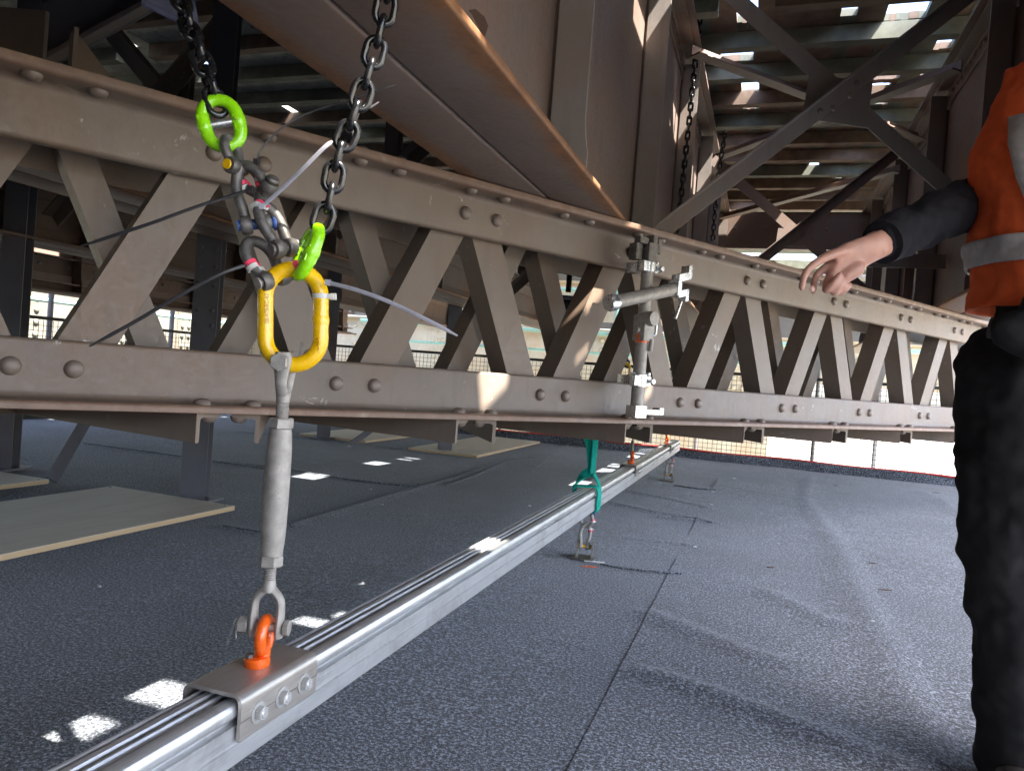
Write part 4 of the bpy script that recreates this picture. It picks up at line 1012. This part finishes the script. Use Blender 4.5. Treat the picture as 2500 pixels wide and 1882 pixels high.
# ------------------------------------------------------------------ scaffold tube and couplers clamped to the truss
sx = TW(2.115, W0 - .135, 0)
def SZ(z): return V(sx.x, sx.y, z)
sc = thing('scaffold_standard', 'short vertical galvanised scaffold tube clamped to the front of the truss', 'scaffold tube', SZ(.72))
MB().tube([SZ(.755), SZ(1.005)], .0242, 20).build('lower_tube', MAT['galv'], sc)
MB().tube([SZ(1.10), SZ(1.315)], .0225, 20).build('upper_tube', MAT['galv'], sc)
MB().tube([SZ(1.0), SZ(1.045)], .0248, 20).build('orange_band', MAT['orange'], sc)
def coupler(z, name, k=1.0, flip=1):
    mb = MB(); c = SZ(z)
    mb.tube([c - UP * .022 * k, c + UP * .022 * k], .031, 20)
    mb.box(c + WD * .05, TD * .034, WD * .03, UP * .019, .004)
    mb.box(c + TD * (.038 * flip) - WD * .004, TD * .02, WD * .008, UP * .017, .003)
    mb.box(c - TD * (.036 * flip) - WD * .012, TD * .014, WD * .014, UP * .018, .003)
    o = mb.build(name, MAT['galv_bright'], sc)
    mb = MB(); b0 = c + TD * (.047 * flip) - WD * .03; mb.tube([b0, b0 + WD * .07], .0065, 10); mb.hexnut(b0 - WD * .004, WD, .0115, .011); mb.tube([c + UP * .026 * k - TD * .05, c + UP * .026 * k + TD * .06], .005, 8); mb.hexnut(c + UP * .026 * k + TD * .045, TD, .0095, .012)
    s_ = mb.build('bolt', MAT['galv_bright'], sc); s_.parent = o; s_.matrix_parent_inverse = Matrix.Identity(4)
    return o
coupler(.858, 'lower_coupler'); coupler(1.282, 'upper_coupler', .8)
mb = MB()   # cast jaw at the top
c = SZ(1.335)
mb.box(c, TD * .026, WD * .024, UP * .035, .006); mb.box(c + UP * .045 + TD * .012, TD * .012, WD * .02, UP * .022, .004); mb.box(c + UP * .04 - TD * .045, TD * .024, WD * .016, UP * .011, .004); mb.box(c + UP * .03 + TD * .04, TD * .01, WD * .018, UP * .026, .004); mb.box(c + UP * .0 - TD * .05 + WD * .02, TD * .018, WD * .02, UP * .03, .006)
mb.build('top_jaw', MAT['dark_galv'], sc)
mb = MB(); c = SZ(.742)   # foot jaw
mb.box(c, TD * .032, WD * .026, UP * .022, .005); mb.box(c + TD * .075, TD * .055, WD * .018, UP * .009, .003); mb.box(c + TD * .125 + UP * .004, TD * .012, WD * .02, UP * .013, .003)
mb.build('foot_jaw', MAT['galv_bright'], sc)
mb = MB(); c = SZ(1.055)  # swivel coupler body
mb.box(c + TD * .004, TD * .028, WD * .03, UP * .048, .006); mb.box(c + TD * .035 - UP * .0, TD * .012, WD * .016, UP * .022, .003); mb.lathe([(.026, -.034), (.028, -.02), (.028, .02), (.026, .034)], c + UP * .035 - WD * .02, WD, 18)
mb.hexnut(c - TD * .038 - UP * .01, TD, .013, .014); mb.tube([c + TD * .02 - UP * .04 - WD * .03, c + TD * .016 - UP * .085 - WD * .03], .009, 10)
mb.build('swivel_coupler', MAT['galv'], sc)
mb = MB(); mb.tube(stadium(c + TD * .058 - WD * .005, UP, TD, .024, .012, 6), .0045, 8, closed=True); mb.build('wedge_ring', MAT['galv_bright'], sc)
h0, h1 = PPL(1490, 740, SZ(1) - WD * .05, WD), PPL(1645, 706, SZ(1) - WD * .05, WD)
hd = (h1 - h0).normalized()
hz = thing('scaffold_ledger', 'short horizontal galvanised tube with a hooked end across the scaffold standard', 'scaffold tube', (h0 + h1) / 2)
MB().tube([h0, h1], .0242, 20).build('tube', MAT['galv'], hz)
mb = MB(); e = h1
mb.box(e + hd * .006 + UP * .004, hd * .012, WD * .026, UP * .028, .004)
mb.box(e + hd * .042 + UP * .040, hd * .038, WD * .02, UP * .014, .004); mb.box(e + hd * .072 + UP * .055, hd * .012, WD * .02, UP * .024, .003); mb.box(e + hd * .04 - UP * .022, hd * .03, WD * .02, UP * .012, .004); mb.box(e + hd * .062 - UP * .034, hd * .009, WD * .02, UP * .022, .003)
mb.build('hook_jaw', MAT['galv_bright'], hz)
MB().tube([e + hd * .052 - UP * .05, e + hd * .022 - UP * .115], .006, 8).build('handle', MAT['galv_bright'], hz)
MB().lathe([(.027, 0), (.030, .01), (.030, .03), (.027, .04)], h0 - hd * .012, hd, 18).build('end_collar', MAT['galv_bright'], hz)
# dark trolley hoist behind the lattice
tr = thing('chain_hoist', 'dark chain hoist hanging behind the lattice left of the scaffold tube', 'hoist', PD(1385, 745, 5.2))
c = PD(1385, 742, 5.2)
mb = MB(); mb.lathe([(.05, -.17), (.085, -.15), (.085, -.06), (.06, -.04), (.06, .05), (.08, .07), (.08, .14), (.05, .16)], c, RT, 18); mb.build('motor_body', MAT['black_chain'], tr)
MB().tube([c + UP * .08, c + UP * .32], .02, 10).build('suspension', MAT['black_chain'], tr)
MB().box(c - UP * .17 + RT * .02, RT * .035, FW * .035, UP * .06, .01).build('hook_block', MAT['red'], tr)
MB().box(c - UP * .1 - RT * .1, RT * .03, FW * .03, UP * .03, .008).build('guide_cover', MAT['red'], tr)

# ------------------------------------------------------------------ green sling round the rail
sl = thing('round_sling', 'green webbing sling hitched round the aluminium rail under the truss', 'sling', V(RN, 3.42, RTOP))
def ribbon(pts, wdir, w, th, name, mat, parent, tw=None):
    P = smooth_path(pts, 7); n = len(P); mb = MB(); v = []
    for i, p in enumerate(P):
        d = (P[min(i + 1, n - 1)] - P[max(i - 1, 0)]).normalized(); k = i / (n - 1)
        wd_ = wdir[0].lerp(wdir[1], k); wd_ = (wd_ - d * wd_.dot(d)).normalized(); nn = d.cross(wd_)
        ww = w if not isinstance(w, (list, tuple)) else w[0] + (w[1] - w[0]) * k
        cr_ = [(-1, -.35), (-.5, .15), (0, -.1), (.5, .3), (1, 0)]
        for a, b in cr_: v.append(p + wd_ * (a * ww / 2) + nn * (b * th + th / 2))
        for a, b in reversed(cr_): v.append(p + wd_ * (a * ww / 2) + nn * (b * th - th / 2))
    f = []
    for i in range(n - 1):
        for k in range(10): f.append((i * 10 + k, i * 10 + (k + 1) % 10, i * 10 + 10 + (k + 1) % 10, i * 10 + 10 + k))
    f += [tuple(range(9, -1, -1)), tuple((n - 1) * 10 + k for k in range(10))]
    mb.add(v, f); return mb.build(name, MAT[mat], parent)
ts = 2.496; st_ = TW(ts, W0 + .463, ZB - .03); hs = RTOP + .004
knot = V(RN + .012, st_.y - .01, RTOP + .062)
X = V(1, 0, 0); Y = V(0, 1, 0)
ribbon([st_ + V(-.03, .01, .022), st_ + V(-.032, 0, -.06), (st_ + knot) / 2 + V(-.014, 0, 0), knot + V(-.004, 0, .01)], (RT, RT), (.034, .028), .006, 'webbing_leg', 'sling', sl)
ribbon([st_ + V(.028, -.012, .022), st_ + V(.022, -.012, -.06), (st_ + knot) / 2 + V(.014, -.01, 0), knot + V(.004, -.008, .01)], (RT, RT * .9 + FW * .3), (.03, .026), .006, 'webbing_leg', 'sling', sl)
ribbon([st_ + V(-.034, .01, .0), st_ + V(-.03, 0, .048), st_ + V(.0, 0, .066), st_ + V(.026, -.01, .048), st_ + V(.03, -.012, 0)], (Y, Y), .034, .006, 'webbing_loop', 'sling', sl)
ribbon([knot + V(.002, -.004, .02), knot + V(-.03, -.01, .005), V(RN - .05, knot.y - .03, hs + .018), V(RN - .055, knot.y - .035, hs - .01), V(RN - .054, knot.y - .03, RTOP - .09)], (RT * .3 + UP * .9, Y), (.045, .035), .007, 'webbing_wrap', 'sling', sl)
ribbon([V(RN - .057, knot.y - .045, hs - .01), V(RN - .045, knot.y - .045, hs + .010), V(RN, knot.y - .03, hs + .012), V(RN + .04, knot.y - .015, hs + .012), V(RN + .054, knot.y - .012, hs - .012), V(RN + .052, knot.y - .005, RTOP - .06), V(RN + .048, knot.y, RTOP - .1), V(RN, knot.y + .01, RTOP - .112)], (Y, Y), .04, .006, 'webbing_wrap', 'sling', sl)
ribbon([knot + V(.01, -.006, .015), V(RN + .05, knot.y + .012, hs + .02), V(RN + .0565, knot.y + .018, RTOP - .03), V(RN + .054, knot.y + .02, RTOP - .09), V(RN + .03, knot.y + .02, RTOP - .113)], (Y, Y), .035, .006, 'webbing_wrap', 'sling', sl)
hb = st_ + V(.034, -.05, -.012)
tag(MB().hexnut(hb, V(.2, -1, 0), .022, .016).build('bolt_nut', MAT['galv_bright']), 'large bright nut beside the top of the green sling', 'nut')

# ------------------------------------------------------------------ floor anchors with shackles
def anchor(x, y, label, l2, l3, k=1.0):
    t = thing('floor_anchor', label, 'anchor', V(x, y, 0), 'floor anchors along the rail')
    for sg in (-1, 1):
        mb = MB(); poly = [(-.03, 0), (.03, 0), (.028, .05), (.018, .078), (0, .088), (-.018, .078), (-.028, .05)]
        mb.plate(poly, V(x + sg * .036, y, .004), (FW * .6 + V(.8, 0, 0) * 0 + Y * .4).normalized(), UP, V(1, 0, 0), .010); mb.build('lug', MAT['galv'], t)
    MB().abox(x - .055, x + .055, y - .05, y + .05, .004, .011).build('base_plate', MAT['dark_galv'], t)
    shackle(V(x + .004, y, .165), V(x, y - .005, .062), .1, .021, .0085, l2, 'yellow', 'galv', 'yellow', .7)
    shackle(V(x + .002, y, .155), V(x + .004, y, .228), .5, .027, .0085, l3, 'blue', 'galv', 'blue', .8)
anchor(-.737, 3.43, 'galvanised double-lug floor anchor under the rail below the green sling', 'shackle with yellow pin through the floor anchor below the green sling', 'shackle with blue pin hanging between the rail and the floor anchor below the sling')
anchor(-.725, 6.64, 'farther double-lug floor anchor under the rail', 'shackle with yellow pin on the farther floor anchor', 'upper shackle with blue pin above the farther floor anchor')
for i, (x, y, a) in enumerate(((1422, 1364, 0), (1627, 1175, 0))):
    p = V(-.737, 3.43, RTOP - .098) if i == 0 else V(-.725, 6.64, RTOP - .098)
    mb = MB(); mb.tube([p + V(-.02, 0, 0), p + V(-.018, 0, -.02), p + V(0, 0, -.028), p + V(.018, 0, -.02), p + V(.02, 0, 0)], .005, 8)
    tag(mb.build('rail_staple', MAT['galv_bright']), ['bright staple under the rail next to the green sling', 'bright staple under the far part of the rail'][i], 'staple')
# scraps on the carpet
for i, (x, y, r_, lab) in enumerate(((905, 1195, .012, 'white paper scrap on the dark carpet beyond the turnbuckle, left of its twin'), (933, 1232, .010, 'white scrap on the carpet near the rail, left'), (883, 1231, .006, 'tiny white scrap just left of the carpet crease'),
        (1697, 1335, .012, 'white scrap on the carpet by the seam'), (1741, 1200, .016, 'white scrap at the end of the far carpet slit'), (1737, 1232, .012, 'small white fleck on the seam'), (1293, 1235, .010, 'white scrap just left of the rail'),
        (2131, 1517, .007, 'tiny white fleck where the carpet folds meet at right'), (1793, 1168, .02, 'pale scrap on the far carpet'), (242, 1432, .008, 'white scrap on the carpet in front of the plywood'), (1453, 1372, .02, 'white cable tie end beside the floor anchor'), (852, 1090, .02, 'bluish white scrap on the far carpet'))):
    c = PZ(x, y, .014); mb = MB(); pl = [(r_ * random.uniform(.6, 1.2) * math.cos(a), r_ * random.uniform(.3, .8) * math.sin(a)) for a in np.arange(0, 6.28, 1.05)]
    if i == 10: pl = [(-.05, .004), (.03, -.006), (.045, -.004), (.045, .006), (.03, .006)]
    mb.plate(pl, c, RT, FW, UP, .004); tag(mb.build('paper_scrap', MAT['paper'], smooth=0), lab, 'scrap', 'scraps on the carpet')
mb = MB(); mb.plate([(-.03, 0), (.02, -.008), (.04, .002), (.0, .01)], PZ(1435, 1383, .014), RT, FW, UP, .003); tag(mb.build('orange_scrap', MAT['orange'], smooth=0), 'orange scrap on the carpet in front of the floor anchor', 'scrap')
for i, (x, y, w) in enumerate(((2160, 1440, .03), (1880, 1385, .018), (2130, 1375, .02), (2040, 1185, .02), (2285, 1203, .035))):
    mb = MB(); mb.plate([(-w, 0), (-w * .2, -.008), (w, -.003), (w * .7, .008), (-w * .3, .006)], PZ(x, y, .016), RT, FW, UP, .003)
    tag(mb.build('dry_leaf', MAT['leaf'], smooth=0), ['brown leaf scrap on the right part of the carpet near the worker', 'tiny brown scrap between seam and fold', 'small brown scrap right of the long fold', 'small brown scrap near the far end of the carpet', 'dark scrap at the far right end of the carpet'][i], 'leaf', 'leaf scraps on the carpet')
mb = MB(); mb.tube(smooth_path([PZ(1296, 1153, .02), PZ(1350, 1110, .03), PZ(1405, 1072, .05)], 6), .004, 6); tag(mb.build('loose_cable', MAT['tie_black']), 'loose black cable on the carpet left of the sling', 'cable')

# ------------------------------------------------------------------ the worker at the right
def limb(mb, pts, radii, seg=14, hint=None):
    P = [Vector(p) for p in pts]; out = []; rr = []
    sp = smooth_path(P, 6); n = len(radii)
    for i in range(len(sp)):
        u = i / (len(sp) - 1) * (n - 1); j = min(int(u), n - 2); k = u - j
        a, b = radii[j], radii[j + 1]
        a = a if isinstance(a, tuple) else (a, a); b = b if isinstance(b, tuple) else (b, b)
        rr.append((a[0] * (1 - k) + b[0] * k, a[1] * (1 - k) + b[1] * k))
    mb.tube(sp, rr, seg, hint=hint)
    for e, r_, q in ((sp[0], rr[0], 0), (sp[-1], rr[-1], -1)):
        d = (sp[1] - sp[0]).normalized() if q == 0 else (sp[-1] - sp[-2]).normalized()
        rm = min(r_); mb.ellipsoid(e, *[v_ * rm * .98 for v_ in (frame_from(d)[0], frame_from(d)[1], d)], 12, 8)
def soft(mb, name, mat, parent, voxel, smooth_it=6, wrinkle=0.0, wscale=.12):
    me = bpy.data.meshes.new(name); me.from_pydata(mb.v, [], mb.f); me.materials.append(mat)
    o = obj(name, me, parent)
    m = o.modifiers.new('union', 'REMESH'); m.mode = 'VOXEL'; m.voxel_size = voxel; m.use_smooth_shade = True
    m = o.modifiers.new('relax', 'SMOOTH'); m.factor = .5; m.iterations = smooth_it
    if wrinkle:
        tx = bpy.data.textures.new(name + '_folds', 'CLOUDS'); tx.noise_scale = wscale; tx.noise_depth = 2
        d = o.modifiers.new('folds', 'DISPLACE'); d.texture = tx; d.strength = wrinkle; d.mid_level = .5; d.texture_coords = 'LOCAL'
    return o
DP = 1.65
def Q(x, y, dd=0.0): return PD(x, y, DP + dd)
pelvis, chest, neck = Q(2640, 850), Q(2660, 420, .02), Q(2690, 190, .02)
hipR, hipL = Q(2470, 930, -.02), Q(2720, 920)
def below(p, dz, dx=0, dy=0): return V(p.x + dx, p.y + dy, p.z - dz)
kneeR = Q(2462, 1385, -.03); ankR = Q(2492, 1835, .02)
kneeL = V(hipL.x + .03, hipL.y + .02, .50); ankL = V(hipL.x + .05, hipL.y + .08, .09)
shR, elR, wrR = Q(2560, 290, .2), Q(2462, 452, .2), Q(2130, 603, -.06)
shL, elL, wrL = Q(2850, 300, .05), Q(2800, 640, -.06), Q(2665, 800, -.2)
head = Q(2700, 20, -.02)
person = thing('person', 'worker in orange hi-vis vest, dark sleeves and black trousers reaching out a bare hand', 'person', V(pelvis.x, pelvis.y, 0))
mb = MB()
limb(mb, [pelvis, (pelvis + chest) / 2, chest, neck + UP * -.06], [(.11, .15), (.1, .135), (.12, .17), (.07, .1)], 18, FW)
limb(mb, [neck - UP * .06, neck + UP * .03, head - UP * .05], [.06, .055, .055])
mb.ellipsoid(head, RT * .075, FW * .095, UP * .118, 20, 14)
mb.ellipsoid(head - UP * .06 - RT * .0 - FW * .03, RT * .055, FW * .06, UP * .06, 16, 10)
fdir = (-FW * .8 - RT * .6).normalized(); fs = fdir.cross(UP)
mb.ellipsoid(head + fdir * .095 - UP * .02, fs * .014, fdir * .02, UP * .028, 10, 8)
for sg in (-1, 1): mb.ellipsoid(head + fs * (.076 * sg) - UP * .01, fs * .01, fdir * .018, UP * .03, 10, 8)
for h_, k_, a_ in ((hipR, kneeR, ankR), (hipL, kneeL, ankL)):
    limb(mb, [h_, k_, a_], [.085, .058, .042]); limb(mb, [a_, a_ + V(-.02, -.1, -.05), a_ + V(-.03, -.16, -.06)], [.045, .04, .03])
limb(mb, [chest + UP * .06, shR], [.08, .06]); limb(mb, [chest + UP * .06, shL], [.08, .06])
limb(mb, [shR, elR, wrR], [.052, .042, (.031, .025)]); limb(mb, [shL, elL, wrL], [.052, .042, .029])
# right hand: palm and five digits
H = -.07
palm = [Q(2155, 594, -.055), Q(2115, 612, H), Q(2072, 634, H), Q(2038, 652, H)]
limb(mb, palm, [(.031, .022), (.034, .019), (.042, .017), (.037, .015)], 16, UP * .85 + RT * .5)
limb(mb, [Q(2090, 655, H - .004), Q(2062, 675, H - .006)], [.019, .016])
def digit(pts, r0, r1): limb(mb, [Q(*p) for p in pts], [r0, (r0 + r1) / 2, r1, r1 * .88], 12)
digit([(2080, 608, H - .012), (2030, 622, H - .028), (1992, 642, H - .034), (1966, 668, H - .036), (1957, 703, H - .034)], .0125, .0082)     # thumb
digit([(2040, 642, H), (2006, 660, H + .006), (1990, 682, H + .004), (1986, 712, H - .006)], .0105, .0078)                                 # index
digit([(2045, 652, H - .002), (2024, 680, H - .012), (2016, 708, H - .024), (2034, 692, H - .036), (2050, 670, H - .034)], .0105, .0080)     # middle
digit([(2055, 662, H - .002), (2040, 692, H - .012), (2036, 715, H - .022), (2049, 701, H - .034), (2062, 684, H - .032)], .0100, .0076)    # ring
digit([(2068, 672, H - .002), (2058, 698, H - .010), (2054, 714, H - .018), (2066, 706, H - .028), (2075, 695, H - .026)], .0090, .0068)    # little
# left hand resting at the thigh
limb(mb, [wrL, wrL + V(-.03, -.02, -.06), wrL + V(-.05, -.03, -.10)], [(.028, .02), (.04, .018), (.036, .014)])
for k in range(4):
    b_ = wrL + V(-.05, -.03, -.10) + RT * (.018 * (k - 1.5)); limb(mb, [b_, b_ + V(-.015, -.01, -.035), b_ + V(-.005, .0, -.065 + .006 * abs(k - 1))], [.0095, .009, .0075], 10)
limb(mb, [wrL + V(-.03, -.03, -.04) - RT * .02, wrL + V(-.05, -.05, -.07) - RT * .035, wrL + V(-.06, -.05, -.1) - RT * .036], [.012, .011, .009], 10)
body = soft(mb, 'body', MAT['skin'], person, .0042, 5)
# hair, eyes, mouth
mb = MB(); mb.ellipsoid(head + UP * .03 - fdir * .02, fs * .084, fdir * .092, UP * .108, 20, 12); soft(mb, 'hair', MAT['hair'], person, .008, 2, .006, .03)
for sg in (-1, 1): MB().ellipsoid(head + fdir * .088 + fs * (.032 * sg) + UP * .008, fs * .012, fdir * .006, UP * .007, 10, 8).build('eye', MAT['white_plastic'], person)
MB().ellipsoid(head + fdir * .085 - UP * .065, fs * .024, fdir * .006, UP * .007, 12, 6).build('mouth', MAT['pink'], person)
MB().ellipsoid(Q(1983, 705, H - .016), RT * .006, UP * .007, FW * .0025, 10, 6).build('finger_nail', MAT['nail'], person)
# long sleeved top
mb = MB()
limb(mb, [pelvis - UP * .06, pelvis + UP * .1, (pelvis + chest) / 2, chest, neck - UP * .05], [(.135, .175), (.13, .165), (.125, .16), (.14, .19), (.075, .1)], 18, FW)
limb(mb, [chest + UP * .05, shR], [.095, .075]); limb(mb, [chest + UP * .05, shL], [.095, .075])
cuff = elR.lerp(wrR, .90)
limb(mb, [shR, shR.lerp(elR, .6), elR, elR.lerp(wrR, .5), cuff], [.078, .072, .066, .058, .047])
limb(mb, [shL, elL, elL.lerp(wrL, .85)], [.078, .066, .047])
top_ = soft(mb, 'long_sleeved_top', MAT['navy'], person, .008, 3, .034, .06)
dC = (wrR - elR).normalized(); MB().tube([cuff - dC * .012, cuff + dC * .0, cuff + dC * .022], [.0465, .048, .0475], 24).build('cuff', MAT['navy'], person)
# trousers
mb = MB()
limb(mb, [pelvis + UP * .12, pelvis - UP * .02], [(.128, .175), (.135, .185)], 18, FW)
for h_, k_, a_ in ((hipR, kneeR, ankR), (hipL, kneeL, ankL)):
    limb(mb, [h_ + UP * .03, h_.lerp(k_, .45), k_, k_.lerp(a_, .5), a_ - UP * .03], [.112, .104, .085, .082, .088])
soft(mb, 'trousers', MAT['trouser'], person, .009, 3, .042, .10)
MB().tube([Q(2415, 800, -.1), Q(2500, 812, -.17), Q(2640, 822, -.2), Q(2780, 815, -.14)], [(.022, .006)] * 4, 10, hint=UP).build('belt', MAT['boot'], person)
mb = MB()
for a_ in (ankR, ankL): limb(mb, [a_ + V(.01, .03, -.03), a_ + V(-.03, -.1, -.045), a_ + V(-.045, -.19, -.055)], [(.055, .05), (.05, .045), (.034, .042)], 14); limb(mb, [a_ + UP * .06, a_ - UP * .03], [.055, .05])
soft(mb, 'boots', MAT['boot'], person, .01, 4)
# hi-vis vest with reflective tape
vest_sec = [  # height along torso: centre px (x, y), half width (m), half depth
    (2660, 160, .160, .085), (2660, 255, .196, .125), (2658, 330, .219, .145), (2655, 400, .238, .155), (2652, 560, .238, .162), (2650, 700, .226, .165), (2650, 770, .240, .172)]
def vest_ring(x, y, hw, hd, n=40):
    c = Q(x, y, .02); out = []
    for k in range(n):
        a = 2 * math.pi * k / n; q = abs(math.cos(a)) ** .75 * (1 if math.cos(a) > 0 else -1); w_ = abs(math.sin(a)) ** .85 * (1 if math.sin(a) > 0 else -1)
        out.append(c + RT * (hw * q) + FW * (hd * w_))
    return out
def vest_surface(rings, th, name, mat, parent, sel=None, wr=.008):
    n = len(rings[0]); mb = MB(); v = [p for r_ in rings for p in r_]; f = []
    for i in range(len(rings) - 1):
        for k in range(n):
            if sel and not sel(i, k): continue
            f.append((i * n + k, i * n + (k + 1) % n, i * n + n + (k + 1) % n, i * n + n + k))
    me = bpy.data.meshes.new(name); me.from_pydata([tuple(p) for p in v], [], f); me.materials.append(mat); me.shade_smooth()
    o = obj(name, me, parent)
    sd = o.modifiers.new('sub', 'SUBSURF'); sd.levels = 2; sd.render_levels = 2
    tx = bpy.data.textures.get('vest_folds') or bpy.data.textures.new('vest_folds', 'CLOUDS'); tx.noise_scale = .07; tx.noise_depth = 2
    d = o.modifiers.new('folds', 'DISPLACE'); d.texture = tx; d.strength = wr; d.mid_level = .5; d.texture_coords = 'LOCAL'
    s_ = o.modifiers.new('cloth', 'SOLIDIFY'); s_.thickness = th; s_.offset = 1
    return o
def lerp_sec(y):
    for a, b in zip(vest_sec[:-1], vest_sec[1:]):
        if a[1] <= y <= b[1]:
            k = (y - a[1]) / (b[1] - a[1]); return tuple(a[i] * (1 - k) + b[i] * k for i in range(4))
    return vest_sec[-1] if y > 500 else vest_sec[0]
ys = [175, 215, 260, 310, 360, 400, 450, 510, 570, 630, 690, 740, 775]
rings = [vest_ring(*lerp_sec(y)) for y in ys]
def armhole(i, k):
    n = 40; left = 15 <= k <= 24; right = k >= 35 or k <= 4
    if 1 <= i <= 4 and (min(k, 40 - k) < 3): return False
    return True
vest = vest_surface(rings, .006, 'hi_vis_vest', MAT['hivis'], person, armhole, .03)
vinv = Matrix.Identity(4)
def grow(sec, g): return (sec[0], sec[1], sec[2] + g, sec[3] + g)
for y0, y1 in ((606, 668),):
    rr_ = [vest_ring(*grow(lerp_sec(y), .0085)) for y in (y0, (y0 + y1) / 2, y1)]
    o = vest_surface(rr_, .003, 'reflective_tape', MAT['tape'], None, None, .03); o.parent = vest; o.matrix_parent_inverse = Matrix.Identity(4)
for kk in (25,):   # vertical tape over the front
    pts = [(2440, 330), (2425, 400), (2432, 480), (2447, 560), (2462, 612)]
    v = []; f = []
    for i, (x, y) in enumerate(pts):
        sec = grow(lerp_sec(y), .011); c = Q(sec[0], y, .02)
        for j in range(5):
            px = x - 24 + 12 * j; u = (Q(px, y, .02) - c).dot(RT) / sec[2]; u = max(-.995, min(.995, u))
            cq = abs(u) ** (1 / .75); sn = math.sqrt(max(0, 1 - cq * cq)) ** .85
            v.append(c + RT * (sec[2] * u) - FW * (sec[3] * sn + .004))
    for i in range(len(pts) - 1):
        for j in range(4): f.append((i * 5 + j, i * 5 + j + 1, i * 5 + j + 6, i * 5 + j + 5))
    me = bpy.data.meshes.new('reflective_tape'); me.from_pydata([tuple(p) for p in v], [], f); me.materials.append(MAT['tape']); me.shade_smooth()
    o = obj('reflective_tape', me, None); s_ = o.modifiers.new('cloth', 'SOLIDIFY'); s_.thickness = .004
    o.parent = vest; o.matrix_parent_inverse = Matrix.Identity(4)
# tool pouch at the hip
mb = MB(); pc = Q(2520, 815, -.16); mb.ellipsoid(pc, RT * .085, FW * .045, UP * .05, 16, 10); mb.ellipsoid(pc + UP * .05 + RT * .04, RT * .07, FW * .04, UP * .05, 16, 10)
soft(mb, 'tool_pouch', MAT['trouser'], person, .008, 3, .015, .04)
